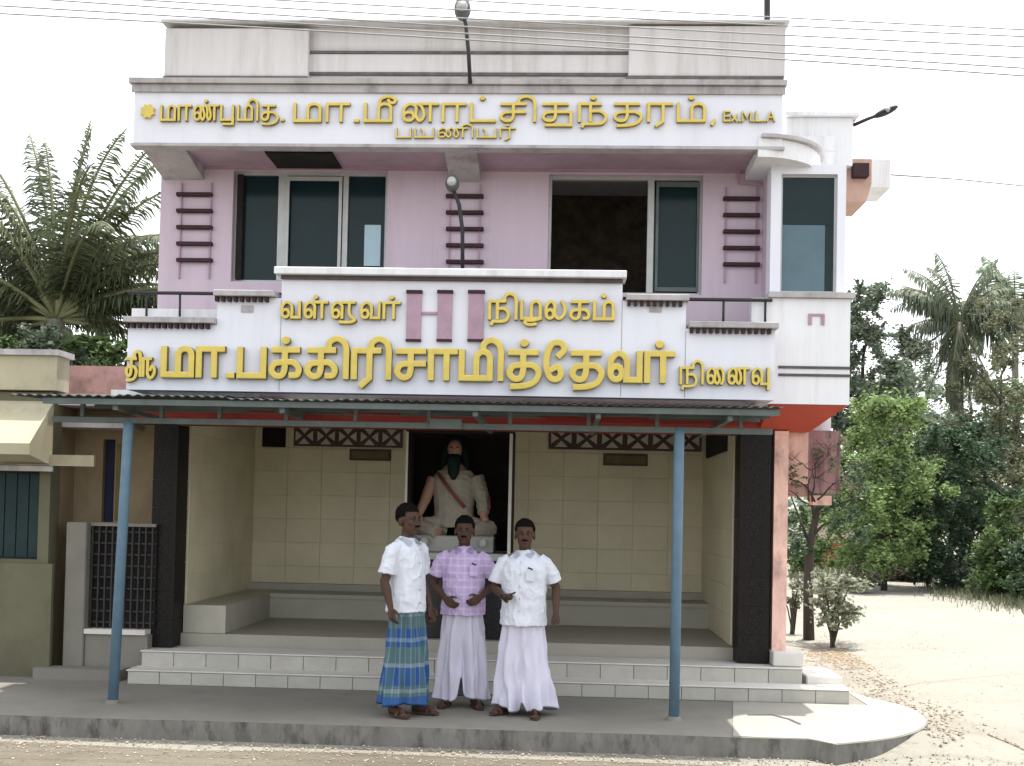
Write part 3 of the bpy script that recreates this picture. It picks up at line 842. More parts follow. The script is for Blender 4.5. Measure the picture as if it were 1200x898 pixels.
# ---- pink peeling column and hanging wall piece at the right
r = rect(905, 505, 922, 752, YP + .05)
obj('pink_column', bx(r[0] + .005, r[1], YP + .02, YP + .5, .1, P(912, 505, YP).z), M['peel'], bld, label='peeling pink column beside the right black pillar')
r = rect(922, 505, 992, 575, YP + .25)
obj('peeling_wall', bx(r[0] + .003, P(947, 540, YP + .25).x, YP + .25, YP + .5, P(935, 567, YP + .25).z, P(940, 504, YP + .25).z), M['peel'], bld)
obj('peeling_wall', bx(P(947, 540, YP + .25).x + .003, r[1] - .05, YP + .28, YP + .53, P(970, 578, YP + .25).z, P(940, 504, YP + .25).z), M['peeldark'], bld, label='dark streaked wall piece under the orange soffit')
q = rect(924, 567, 947, 582, YP + .3)
obj('wall_stub', bx(q[0], q[1], YP + .3, YP + .48, q[2], q[3] - .003), M['brown'], bld)
q = rect(953, 576, 975, 592, YP + .3)
obj('wall_stub', bx(q[0], q[1], YP + .31, YP + .48, q[2], q[3] - .04), M['peel'], bld)

# ------------------------------------------------------------------ shrine in the porch
YSH = 10.75
shr = thing('shrine_case', 'black granite pedestal and open pale framed case in the middle of the porch', 'shrine', (P(536, 700, YSH).x, YSH, FZ))
a, b = P(474, 600, YSH).x, P(599, 600, YSH).x
ztop, zmid = P(536, 507, YSH).z, P(536, 652, YSH).z
obj('pedestal', bx(a + .16, b - .04, YSH, YSH + .7, FZ, zmid - .04, bevel=.01), M['granite'], shr)
obj('pedestal_slab', bx(a, b, YSH - .03, YSH + .73, zmid - .037, zmid + .03, bevel=.006), M['marble'], shr)
obj('back_panel', bx(a + .02, b - .02, YSH + .68, YSH + .72, zmid + .033, ztop), M['dark'], shr)
obj('side_panel', bx(a + .002, a + .018, YSH + .03, YSH + .72, zmid + .033, ztop), M['dark'], shr)
obj('side_panel', bx(b - .018, b - .002, YSH + .03, YSH + .72, zmid + .033, ztop), M['dark'], shr)
obj('frame_post', bx(a, a + .02, YSH, YSH + .027, zmid + .033, ztop), M['frameline'], shr)
obj('frame_post', bx(b - .03, b, YSH, YSH + .027, zmid + .033, ztop), M['frameline'], shr)
obj('case_top', bx(a, b, YSH, YSH + .72, ztop + .003, ztop + .05), M['dark'], shr)

st = thing('seated_statue', 'painted statue of a bearded cross-legged sage in a cream shawl on the black pedestal', 'statue', (P(530, 640, YSH + .3).x, YSH + .35, zmid + .03))
sc_ = P(530, 640, YSH + .3); sxc, syc, szc = sc_.x, YSH + .35, zmid + .033
def SP(x, y, z): return Vector((sxc + x * 1.06, syc + y, szc + .055 + z * 1.10))
obj('statue_base', bx(sxc - .42, sxc + .42, syc - .2, syc + .25, szc, szc + .16, bevel=.01), M['marble'], st)
bm = bmesh.new()
tube(bm, [SP(0, .05, .18), SP(0, .05, .3), SP(0, .05, .45), SP(0, .04, .6), SP(0, .04, .7), SP(0, .03, .76)], [(.14, .19), (.12, .17), (.12, .18), (.12, .21), (.08, .13), (.05, .06)], 16)
for s in (-1, 1):
    tube(bm, [SP(s * .08, .05, .18), SP(s * .32, -.05, .16), SP(s * .12, -.18, .13)], [.10, .085, .06], 10)
    tube(bm, [SP(s * .2, .04, .62), SP(s * .27, .0, .42), SP(s * (.33 if s < 0 else .30), -.10, .26)], [.065, .055, .04], 10)
    ball(bm, SP(s * .31, -.12, .25), (.04, .04, .035), 10, 6)
tube(bm, [SP(0, .03, .7), SP(0, .02, .82)], [.05, .05], 10)
ball(bm, SP(0, .0, .88), (.075, .09, .105), 16, 12)
ball(bm, SP(0, -.09, .87), (.013, .02, .025), 8, 6)
obj('figure', remesh(bm, .012, 2), M['statueskin'], st, smooth=True)
bm = bmesh.new()
tube(bm, [SP(0, .05, .17), SP(0, .05, .3), SP(0, .05, .45), SP(0, .04, .6), SP(0, .04, .69)], [(.16, .21), (.14, .20), (.14, .21), (.135, .235), (.10, .17)], 16)
for s in (-1, 1):
    tube(bm, [SP(s * .09, .04, .18), SP(s * .33, -.06, .16), SP(s * .13, -.19, .13)], [.115, .10, .075], 10)
tube(bm, [SP(.2, .04, .63), SP(.28, .0, .42), SP(.29, -.08, .3)], [.085, .075, .06], 10)
def fold(co): return .002 * math.sin(110 * (co.x * .55 + co.z) + 7 * noise.noise(co * 4)) + .005 * (1 - abs(noise.noise(co * 7))) ** 8
obj('shawl', remesh(bm, .008, 2, fn=fold), M['shawl'], st, smooth=True)
bm = bmesh.new()
tube(bm, [SP(-.15, -.09, .66), SP(-.02, -.14, .5), SP(.12, -.15, .35)], [(.006, .018)] * 3, 8)
obj('shawl_border', bm, M['shawlred'], st, smooth=True)
bm = bmesh.new()
tube(bm, [SP(.34, -.09, .46), SP(.35, -.13, .34)], [(.006, .012)] * 2, 8)
obj('shawl_border', bm, M['shawlred'], st, smooth=True)
bm = bmesh.new()
tube(bm, [SP(0, -.055, .825), SP(0, -.08, .77), SP(0, -.10, .66), SP(0, -.10, .60)], [(.035, .062), (.045, .07), (.035, .055), (.012, .02)], 12)
obj('beard', bm, M['beard'], st, smooth=True)
bm = bmesh.new()
ball(bm, SP(0, .045, .935), (.082, .085, .095), 14, 10)
for s in (-1, 1): tube(bm, [SP(s * .07, .04, .92), SP(s * .10, .05, .8), SP(s * .12, .05, .66)], [.035, .04, .02], 10)
obj('hair', bm, M['beard'], st, smooth=True)
bm = bmesh.new()
for s in (-1, 1): ball(bm, SP(s * .03, -.083, .895), (.013, .008, .007), 8, 6)
obj('eye', bm, M['pupil'], st, smooth=True)
for (x, c, n_) in ((-.33, 'tealcloth', 'offering_bundle'), (-.24, 'marble', 'offering_bundle'), (.30, 'marble', 'offering_bundle')):
    bm = bmesh.new()
    tube(bm, [SP(x, -.28, .0), SP(x, -.28, .02), SP(x, -.28, .07), SP(x, -.28, .09)], [.03, .045, .035, .012], 12)
    lab = {(-.33): 'small teal offering pot at the left foot of the statue', (-.24): 'small white offering pot beside the teal one', .30: 'small white offering pot at the right foot of the statue'}[x]
    o = obj('offering_pot', bm, M[c], None, smooth=True)
    tag(o, lab, 'pot', 'offering pots before the statue')

# ------------------------------------------------------------------ stroke lettering (Tamil)
def arc(cx, cy, rx, ry, a0, a1, n=14):
    return [(cx + rx * math.cos(R(a0 + (a1 - a0) * i / n)), cy + ry * math.sin(R(a0 + (a1 - a0) * i / n))) for i in range(n + 1)]
def sm(*p):
    return [tuple(q) for q in cr(list(p), 6)]
circ = lambda cx, cy, rx, ry: arc(cx, cy, rx, ry, 60, 420, 18)
KAL = sm((.5, 1), (.5, .6), (.5, .3), (.42, .04), (.2, .0), (.03, .2), (.15, .47), (.5, .52))
LOOP = circ(.24, .26, .2, .25)
GL = {
 'ma': (1.0, [[(0, 1), (0, 0), (1.0, 0)], [(.52, 0), (.52, .72)] + arc(.76, .74, .24, .26, 180, 0)[1:] + [(1.0, .0)]]),
 'aa': (.82, [[(0, 0), (0, 1), (.85, 1)], [(.55, 1), (.55, 0)]]),
 'pa': (.85, [[(0, 1), (0, 0), (.85, 0), (.85, 1)]]),
 'ka': (1.02, [[(.1, 1), (.95, 1)], KAL[:-1] + sm((.5, .52), (.8, .52), (1.0, .3), (.95, .05), (.75, .02))]),
 'sa': (.95, [[(.05, 1), (.95, 1)], KAL + [(.95, .52)]]),
 'tha': (1.05, [[(.05, 1), (.95, 1)], KAL + sm((.55, .52), (.85, .5), (1.05, .25), (.92, -.1), (.6, -.26), (.15, -.3))]),
 'ra': (.85, [[(0, 0), (0, 1), (.88, 1)], [(.55, 1), (.55, 0)]]),
 'rra': (.85, [[(0, 0), (0, 1), (.88, 1)], [(.55, 1), (.55, -.05), (.3, -.3)]]),
 'i': (.45, [sm((-.38, 1.02), (-.36, 1.3), (-.1, 1.45), (.16, 1.3), (.24, 1.0), (.24, .5), (.24, 0))]),
 'ii': (.18, [sm((-.55, .98), (-.5, 1.3), (-.2, 1.45), (.05, 1.3), (.03, 1.1), (-.14, 1.08), (-.2, 1.22))]),
 'ee': (.62, [sm((.45, .9), (.62, 1.12), (.5, 1.36), (.2, 1.34), (.03, .95), (.0, .45), (.15, .05), (.4, .0), (.52, .22), (.4, .46), (.18, .36))]),
 'ai': (1.1, [LOOP, sm((.04, .3), (.06, .75), (.3, 1.0), (.52, .75), (.5, .2), (.66, 0), (.82, .25), (.66, .8), (.85, 1.0), (1.05, .7), (1.05, .2), (.95, 0))]),
 'va': (1.05, [LOOP, sm((.04, .3), (.06, .75), (.32, 1.0), (.58, .8), (.62, .4), (.6, 0)) + [(1.05, 0), (1.05, 1)]]),
 'na': (1.3, [LOOP, sm((.04, .3), (.06, .75), (.3, 1.0), (.52, .8), (.52, .3), (.68, 0), (.84, .3), (.75, .8), (.6, .98)), [(.72, 1), (1.35, 1)], [(1.08, 1), (1.08, 0)]]),
 'nna': (1.7, [LOOP, sm((.04, .3), (.06, .75), (.3, 1.0), (.5, .8), (.5, .3), (.64, 0), (.78, .3), (.66, .85), (.85, 1.0), (.98, .7), (.98, .25), (1.1, 0), (1.24, .3), (1.1, .95)), [(1.15, 1), (1.75, 1)], [(1.5, 1), (1.5, 0)]]),
 'lla': (1.3, [LOOP, sm((.04, .3), (.06, .75), (.32, 1.0), (.58, .8), (.6, .4), (.6, 0)), [(.62, 1), (1.3, 1)], [(1.02, 1), (1.02, 0)]]),
 'la': (1.05, [LOOP, sm((.04, .3), (.06, .75), (.3, 1.0), (.5, .75), (.5, .25), (.72, .0), (.98, .2), (1.05, .6), (.9, 1.0))]),
 'nha': (1.05, [[(0, 0), (0, 1), (.8, 1)], [(.42, 1), (.42, 0)], sm((.42, .55), (.8, .55), (1.02, .25), (.9, -.12), (.5, -.2), (.2, -.2), (.12, -.35))]),
 'ta': (.85, [[(0, 1), (0, 0), (.9, 0)]]),
 'zha': (1.0, [[(0, 1), (0, 0), (1.0, 0)], [(.52, 0), (.52, .72)] + arc(.76, .74, .24, .26, 180, 0)[1:] + [(1.0, .0)], sm((1.0, 0), (.6, -.12), (.3, -.12), (.18, -.26), (.4, -.38), (.75, -.34))]),
 'ya': (1.1, [[(0, 1), (0, 0), (1.1, 0), (1.1, 1)], sm((.35, .95), (.5, .6), (.55, 0))]),
 'ku': (1.2, [[(.1, 1), (.95, 1)], KAL[:-1] + sm((.5, .52), (.9, .5), (1.18, .2), (1.05, -.15), (.6, -.3), (.1, -.28))]),
 'su': (1.15, [[(.05, 1), (.95, 1)], KAL + [(1.1, .52), (1.1, -.26), (.15, -.26)]]),
 'pu': (.95, [[(0, 1), (0, 0), (.9, 0)], [(.85, 1), (.85, -.3), (.2, -.3)]]),
 'ru': (1.25, [[(0, 0), (0, 1), (.75, 1)], sm((.45, 1), (.45, .4), (.5, .0), (.8, -.15), (1.1, .05), (1.15, .4), (.9, .55), (.75, .35))]),
 'llu': (1.4, [LOOP, sm((.04, .3), (.06, .75), (.32, 1.0), (.58, .8), (.6, .4), (.6, 0)), [(.62, 1), (1.3, 1)], sm((1.02, 1), (1.02, .3), (1.2, .0), (1.35, -.15), (1.1, -.3), (.5, -.3))]),
 'vu': (1.1, [LOOP, sm((.04, .3), (.06, .75), (.32, 1.0), (.58, .8), (.62, .4), (.6, 0)) + [(1.05, 0)], [(1.05, 1), (1.05, -.32)]]),
 'E': (.7, [[(.7, 1), (0, 1), (0, 0), (.7, 0)], [(0, .5), (.6, .5)]]),
 'x': (.6, [[(0, .65), (.55, 0)], [(0, 0), (.55, .65)]]),
 'M': (.95, [[(0, 0), (0, 1), (.47, .35), (.95, 1), (.95, 0)]]),
 'L': (.65, [[(0, 1), (0, 0), (.65, 0)]]),
 'A': (.9, [[(0, 0), (.45, 1), (.9, 0)], [(.2, .38), (.7, .38)]]),
 '.': (.12, [[(0, .0), (.12, 0)]]),
 ',': (.15, [[(.1, .02), (.02, -.2)]]),
 '^': (0, [arc(.08, 1.36, .07, .07, 0, 350, 12)]),     # pulli dot, drawn over the letter before it
 ' ': (.35, []),
}
def ribbon(bm, pts, w, y0, y1, T):
    """bevelled strip along 2-D pts; T maps (u,v,depth) to world"""
    P2 = [Vector(p) for p in pts]
    q = [P2[0]]
    for p in P2[1:]:
        if (p - q[-1]).length > 1e-3: q.append(p)
    P2 = q
    n = len(P2)
    # extend ends
    P2[0] = P2[0] - (P2[1] - P2[0]).normalized() * w * .42
    P2[-1] = P2[-1] + (P2[-1] - P2[-2]).normalized() * w * .42
    prev = None
    for i in range(n):
        d0 = (P2[i] - P2[i - 1]).normalized() if i else (P2[1] - P2[0]).normalized()
        d1 = (P2[i + 1] - P2[i]).normalized() if i < n - 1 else d0
        n0 = Vector((-d0.y, d0.x)); n1 = Vector((-d1.y, d1.x))
        m = (n0 + n1)
        m = m.normalized() if m.length > 1e-3 else n0
        k = 1 / max(.6, m.dot(n0))
        lift = .0015 * i / max(1, n - 1)
        prof = [(-.5, y0), (-.5, y1 - .004), (-.36, y1 + lift), (.36, y1 + lift), (.5, y1 - .004), (.5, y0)]
        ring = []
        for (s, d) in prof:
            c = P2[i] + m * (s * w * k)
            ring.append(bm.verts.new(T(c.x, c.y, d)))
        if prev:
            for j in range(5):
                f = bm.faces.new((prev[j], prev[j + 1], ring[j + 1], ring[j]))
                f.material_index = 0 if j in (1, 2, 3) else 1
        else:
            bm.faces.new(ring[::-1]).material_index = 1
        prev = ring
    bm.faces.new(prev).material_index = 1
def write(text, x0, x1, ybase, hpx, Y, parent, sw=.2, gap=.28, depth=.05):
    """text: list of glyph keys; x0..x1 in photo pixels; placed on the plane Y"""
    tot = 0
    items = []
    for g in text:
        if g in ('^',):
            items.append((g, None)); continue
        tot += {'i': .40, 'ii': .18}.get(g, GL[g][0] + gap)
    tot -= gap
    A = P(x0, ybase[0], Y); B = P(x1, ybase[1], Y)
    h = hpx / FPX * Y
    sx = (B.x - A.x) / tot
    cur = 0; last = None
    for g in text:
        w, strokes = GL[g]
        if g == '^': ox = last[0] + last[1] / 2 - .08
        elif g == 'i': ox = cur - gap + .14
        elif g == 'ii': ox = cur - gap + .1
        else: ox = cur
        if strokes:
            bm = bmesh.new()
            for si, s in enumerate(strokes):
                def T(u, v, d, ox=ox):
                    X = A.x + (ox + u) * sx
                    t = (X - A.x) / (B.x - A.x)
                    return (X, Y - d, A.z + (B.z - A.z) * t + v * h)
                W = sw * (.75 if g == '^' else 1)
                # isotropic width: work in a space scaled so that u and v share units
                k = sx / h
                def T2(u, v, d): return T(u / k, v, d)
                ribbon(bm, [(u * k, v) for u, v in s], W, 0.002, depth + .0022 * si, T2)
            obj('letter', bm, [M['gold'], M['goldside']], parent)
        if g != '^':
            last = (cur, w)
            if g == 'i': cur += .40
            elif g == 'ii': cur += .18
            else: cur += w + gap
    return

# ---- upper lettered board
ub = thing('upper_name_board', 'long white board of gold Tamil letters under the roof, above the upper windows', 'sign', (P(540, 170, YT).x, YT, TZ0))
obj('board', bx(TX0, TX1, YT, YT + .12, TZ0, TZ1), M['white'], ub)
obj('top_moulding', bx(TX0 - .04, TX1 + .03, YT - .05, YT + .3, TZ1 + .003, TZ1 + .05), M['grime'], ub)
obj('top_moulding', bx(TX0 - .02, TX1 + .02, YT - .022, YT - .002, TZ1 - .07, TZ1 - .002), M['grime'], ub)
obj('board_top', bx(TX0 + .1, TX1 - .03, YT + .303, YW - .14, TZ1 - .05, TZ1 + .05), M['roofwhite'], ub)
obj('board_end', bx(TX0, TX0 + .1, YT + .123, YW + .3, TZ0 + .004, TZ1), M['white'], ub)
obj('board_lip', bx(TX0 - .02, TX1 + .02, YT - .02, YT + .118, TZ0 - .03, TZ0 - .003), M['grime'], ub)
bm = bmesh.new()
rb = rect(165, 123, 183, 140, YT)
cxm, czm, rm = (rb[0] + rb[1]) / 2, (rb[2] + rb[3]) / 2, (rb[1] - rb[0]) / 2
vs = []
pts8 = [(cxm + rm * (1.0 if k % 2 else .72) * math.cos(math.pi * k / 8), czm + rm * (1.0 if k % 2 else .72) * math.sin(math.pi * k / 8)) for k in range(16)]
fr = [bm.verts.new((x, YT - .03, z)) for x, z in pts8]; bk = [bm.verts.new((x, YT - .002, z)) for x, z in pts8]
bm.faces.new(fr)
for k in range(16): bm.faces.new((fr[k], fr[(k + 1) % 16], bk[(k + 1) % 16], bk[k]))
obj('emblem', bm, M['gold'], ub)
YTL = YT - .004
write('ma aa nna ^ pu ma i ku .'.split(), 190, 333, (142, 142), 17, YTL, ub, sw=.17, depth=.035)
write('ma aa . ma ii na aa ta ^ sa i su nha ^ tha rra ma ^ ,'.split(), 346, 838, (143, 143), 20, YTL, ub, sw=.185, depth=.035)
write('E x . M . L . A'.split(), 848, 907, (143, 143), 11, YTL, ub, sw=.18, depth=.03)
write('pa ya nna i ya rra ^'.split(), 465, 603, (162, 162), 10.5, YTL, ub, sw=.18, depth=.03)

# ---- lower stepped board
def zz(y, Y=YS, x=540): return P(x, y, Y).z
lb = thing('lower_name_board', 'stepped white balcony board with large gold Tamil letters just above the tin canopy', 'sign', (P(540, 460, YS).x, YS, zz(462)))
lX = [P(x, 420, YS).x for x in (149, 253, 328, 728, 803, 908)]
ztops = [P(200, 380, YS).z, P(290, 349, YS).z, P(530, 326, YS).z, P(765, 354, YS).z, P(855, 386, YS).z]
zbot = zz(463)
outline = []
for i in range(5):
    outline += [(lX[i], ztops[i]), (lX[i + 1], ztops[i])]
bm = bmesh.new()
for i in range(5): box(bm, lX[i], lX[i + 1], YS, YS + .14, zbot, ztops[i])
obj('board', bm, M['white'], lb)
obj('board_return', bx(lX[0] + .003, lX[0] + .12, YS + .143, YB - .003, zbot, ztops[0]), M['white'], lb)
obj('board_return', bx(lX[5] - .12, lX[5] - .003, YS + .143, YB - .003, zbot, ztops[4]), M['pink'], lb)
caps = [(lX[0] - .02, lX[1] - .003, ztops[0]), (lX[1] - .02, lX[2] - .04, ztops[1]), (lX[2] - .05, lX[3] + .03, ztops[2]), (lX[3] + .033, lX[4] + .02, ztops[3]), (lX[4] + .023, lX[5] + .02, ztops[4])]
for i, (a, b, z) in enumerate(caps):
    big = i == 2
    obj('coping', bx(a, b, YS - .07 - (.02 if big else 0), YS + .2, z + .003, z + (.065 if big else .055), bevel=.005), M['grime' if not big else 'roofwhite'], lb)
    if big: obj('coping_shadow_strip', bx(a + .05, b - .03, YS - .035, YS - .002, z - .03, z + .001), M['groove'], lb)  # dark strip painted as the shadow under the big coping
    else:
        bm = bmesh.new()
        nn = int((b - a) / .055)
        for k in range(nn): box(bm, a + .01 + k * .055, a + .038 + k * .055, YS - .05, YS - .002, z - .04, z + .001)
        obj('dentil_trim', bm, M['maroon'], lb, kind='stuff')
for x in (290, 768):
    r = rect(x - 7, 358, x + 7, 366, YS)
    obj('drain_mark', bx(r[0], r[1], YS - .01, YS - .002, r[2], r[3]), M['grime'], lb)
for (xa, xb) in ((328, 328.01), (728, 728.01), (803, 803.01)):
    X = P(xa, 420, YS).x
    obj('joint', bx(X - .003, X + .003, YS - .003, YS - .0005, zbot + .01, P(xa, 352 if xa < 800 else 388, YS).z), M['grime'], lb)
for i, (xa, xb) in enumerate(((477, 494), (513, 530), (549, 567))):
    r = rect(xa, 341, xb, 398, YS)
    e = obj('emblem_bar', bx(r[0], r[1], YS - .03, YS - .002, r[2], r[3] - .03), M['mauve'], lb)
    obj('bar_cap', bx(r[0] - .006, r[1] + .006, YS - .042, YS - .002, r[3] - .027, r[3]), M['maroon'], e)
    obj('bar_cap', bx(r[0] - .004, r[1] + .004, YS - .036, YS - .002, r[2] - .02, r[2] - .003), M['maroon'], e)
r = rect(494, 366, 513, 369, YS)
obj('emblem_link', bx(r[0] + .004, r[1] - .004, YS - .02, YS - .002, r[2], r[3]), M['mauve'], lb)
YSL = YS - .003
write('va lla ^ llu va ra ^'.split(), 331, 468, (373, 374), 18, YSL, lb, sw=.2)
write('nha i zha la ka ma ^'.split(), 574, 718, (374, 375), 20, YSL, lb, sw=.2)
write('tha i ru'.split(), 150, 184, (441, 441), 20, YSL, lb, sw=.19)
write('ma aa . pa ka ^ ka i rra i sa aa ma i tha ^ ee tha va ra ^'.split(), 194, 786, (440, 447), 31, YSL, lb, sw=.235, gap=.27, depth=.06)
write('nha i ai na vu'.split(), 797, 900, (450, 451), 18, YSL, lb, sw=.18)

# ---- pipe rails beside the board
def rail(x0, x1, y, posts, label, Y=YS + .3):
    t = thing('pipe_rail', label, 'railing', P((x0 + x1) / 2, y + 20, Y))
    bm = bmesh.new()
    tube(bm, [P(x0, y, Y), P(x1, y + (x1 - x0) * .012, Y)], .016, 10)
    obj('handrail', bm, M['iron'], t, smooth=True)
    for p in posts:
        bm = bmesh.new()
        tube(bm, [P(p, y, Y), P(p - .5, y + 36, Y)], .011, 8)
        obj('rail_post', bm, M['iron'], t, smooth=True)
rail(150, 330, 343, (172, 211, 300), 'dark pipe rail left of the raised middle of the lower name board')
rail(730, 905, 350, (848, 897), 'dark pipe rail right of the raised middle of the lower name board')

# ------------------------------------------------------------------ canopy
YC0, YPOST = 8.62, 8.95
can = thing('tin_canopy', 'low corrugated tin canopy on two faded blue posts along the whole front', 'canopy', (-1.2, YPOST, 0))
zc0 = P(440, 469, YC0).z
XC0, XC1 = P(12, 462, YC0).x, P(921, 478, YC0).x
def zcan(y): return zc0 + (y - YC0) * .05
nsh = 7
wsh = (XC1 - XC0) / nsh
bm = bmesh.new()
K = 60
for yy in (YC0, YB - .01): pass
rows = []
for (yy, dz) in ((YC0, 0), (YS + .13 + .2, 0)):
    for lay in (0.0, -.006):
        rows.append([bm.verts.new((wsh * k / K, yy, .007 * math.cos(2 * math.pi * k / K * 11) + (yy - YC0) * .05 + lay)) for k in range(K + 1)])
f0t, f0b, f1t, f1b = rows
for k in range(K):
    bm.faces.new((f0t[k], f0t[k + 1], f1t[k + 1], f1t[k])); bm.faces.new((f0b[k], f1b[k], f1b[k + 1], f0b[k + 1])); bm.faces.new((f0b[k], f0b[k + 1], f0t[k + 1], f0t[k]))
first = obj('roof_sheet', bm, M['sheet'], can)
base = Vector((wsh / 2, (YC0 + YS + .33) / 2, 0))
off = WL[first]
for k in range(nsh):
    l = Vector((XC0 + wsh * k, 0, zc0 + .004 * (k % 2) + .006 * math.sin(k * 2.1))) + off
    if k == 0:
        first.location = l - WL[can]; WL[first] = l
    else: clone(first, l, can)
YMAX = YS + .33
def bar(name, x0, x1, y0, y1, z0, z1, m='steel'):
    return obj(name, bx(x0, x1, y0, y1, z0, z1), M[m], can)
zb_ = zc0 - .022
bar('purlin', XC0 + .25, XC1 - .04, YC0 + .03, YC0 + .06, zb_ - .045, zb_)
bar('purlin', XC0 + .5, XC1 - .04, YPOST + .1, YPOST + .14, zb_ - .035, zb_ + .008)
bar('purlin', XC0 + .5, XC1 - .04, 9.5, 9.54, zb_ - .02, zb_ + .025)
zbeam = P(470, 499, YPOST).z
bar('beam', P(62, 495, YPOST).x, P(905, 503, YPOST).x, YPOST - .025, YPOST + .025, zbeam - .02, zbeam + .025)
for x in (97, 190, 258, 336, 417, 503, 598, 690, 770, 868):
    X = P(x, 485, YPOST).x
    bar('strut', X - .015, X + .015, YPOST - .02, YPOST + .02, zbeam + .028, zb_ - .006)
for x in (150, 340, 560, 700, 850):
    X = P(x, 485, YPOST).x
    bar('rafter', X - .02, X + .02, YC0 + .065, YW - .01 if x > 400 else 10.35, zb_ - .085, zb_ - .05)
# small hanging board
r = rect(503, 491, 541, 501, YPOST - .06)
obj('hanging_plate', bx(r[0], r[1], YPOST - .05, YPOST - .03, r[2] - .01, r[3]), M['steel'], can)
for (xt, yt, xb, yb) in ((151, 497, 137, 822), (796, 504, 790, 844)):
    pb = G(xb, yb); pt = P(xt, yt, YPOST)
    bm = bmesh.new()
    tube(bm, [(pb.x, YPOST, 0.0), (pb.x + (pt.x - pb.x) * .95, YPOST, pt.z - .05), (pb.x + (pt.x - pb.x), YPOST, pt.z + .02)], .042, 14)
    obj('post', bm, M['bluepost'], can, smooth=True)
    bm = bmesh.new(); tube(bm, [(pb.x, YPOST, 0.0), (pb.x, YPOST, .03)], [.062, .05], 14)
    obj('post_footing', bm, M['cement'], can)
# fibre strips in odd colours tucked under the canopy
for i, (xa, xb, ya, yb, m) in enumerate(((292, 322, 467, 474, 'red'), (347, 378, 486, 493, 'red'), (410, 470, 470, 482, 'red'), (632, 760, 476, 482, 'red'), (640, 880, 492, 497, 'red'))):
    r = rect(xa, ya, xb, yb, 9.35)
    bar('painted_strip', r[0], r[1], 9.34, 9.36, r[2], min(r[3], zb_ - .03), m)

# ------------------------------------------------------------------ street lamps on arms
def lamp(name, label, pts, head, hr, Y, tilt=0, m='lampgrey'):
    t = thing(name, label, 'lamp', P(pts[0][0], pts[0][1], Y))
    bm = bmesh.new()
    tube(bm, [P(x, y, Y) for x, y in pts], .018, 8)
    obj('arm', bm, M['iron'], t, smooth=True)
    c = P(head[0], head[1], Y)
    bm = bmesh.new()
    rot = Matrix.Rotation(tilt, 3, 'Y')
    ball(bm, c, hr, 18, 12, rot=rot)
    obj('lamp_shell', bm, M[m], t, smooth=True)
    bm = bmesh.new()
    tube(bm, [c + rot @ Vector((0, -hr[1] * .7, 0)), c + rot @ Vector((0, -hr[1] * 1.15, 0))], [min(hr[0], hr[2]) * .7, min(hr[0], hr[2]) * .6], 16)
    obj('lamp_glass', bm, M['alu'], t, smooth=True)
lamp('spot_lamp', 'grey round spot lamp on curved iron arm above the roof sign', [(551, 98), (549, 60), (546, 30), (543, 15)], (542, 11), (.075, .08, .105), YT - .07)
lamp('spot_lamp', 'grey round spot lamp on bent arm over the middle wall bars', [(542, 318), (542, 270), (538, 240), (531, 222)], (530, 215), (.065, .07, .08), YT + .1)
lamp('flood_lamp', 'black slanting street light sticking out right of the roof', [(1000, 147), (1018, 139), (1034, 133)], (1038, 131), (.13, .07, .035), YW + .4, tilt=-.42, m='iron')
t = obj('roof_pole', (lambda bm: (tube(bm, [P(899, 30, YW + .1), P(899, -40, YW + .1)], .03, 8), bm)[1])(bmesh.new()), M['iron'])
tag(t, 'short black pole standing on the right end of the roof parapet', 'pole')

# ------------------------------------------------------------------ overhead wires
wires = [((0, 16), (600, 49), (1200, 89), 'lowest of the overhead wires crossing the sky above the building'),
         ((0, 7), (600, 42), (1200, 80), 'second lowest overhead wire above the building'),
         ((0, -4), (600, 34), (1200, 68), 'third overhead wire from the bottom above the building'),
         ((0, -10), (600, 24), (1200, 55), 'third overhead wire from the top passing over the roof parapet'),
         ((0, -18), (600, 14), (1200, 43), 'second highest overhead wire over the roof'),
         ((0, -32), (600, 3), (1200, 35), 'highest overhead wire, starting at the top edge over the roof')]
for i, (a, b, c, lab) in enumerate(wires):
    Y = 8.0 + .25 * i
    A, B, C_ = P(*a, Y), P(*b, Y), P(*c, Y)
    bm = bmesh.new()
    pts = []
    for k in range(-20, 41):
        t = k / 10
        x = A.x + (C_.x - A.x) * t / 2
        u = t / 2
        z = A.z * 2 * (u - .5) * (u - 1) - B.z * 4 * u * (u - 1) + C_.z * 2 * u * (u - .5)
        pts.append((x, Y, z))
    tube(bm, pts, .0055, 6)
    tag(obj('overhead_wire', bm, M['wire'], smooth=True), lab, 'wire', 'overhead wires across the street')
bm = bmesh.new()
tube(bm, [P(1044, 205, YW + 1.2), P(1120, 210, 13), P(1200, 218, 14), P(1500, 225, 18)], .009, 6)
tag(obj('overhead_wire', bm, M['wire'], smooth=True), 'single thin wire running off to the right from the side sunshade', 'wire', 'overhead wires across the street')

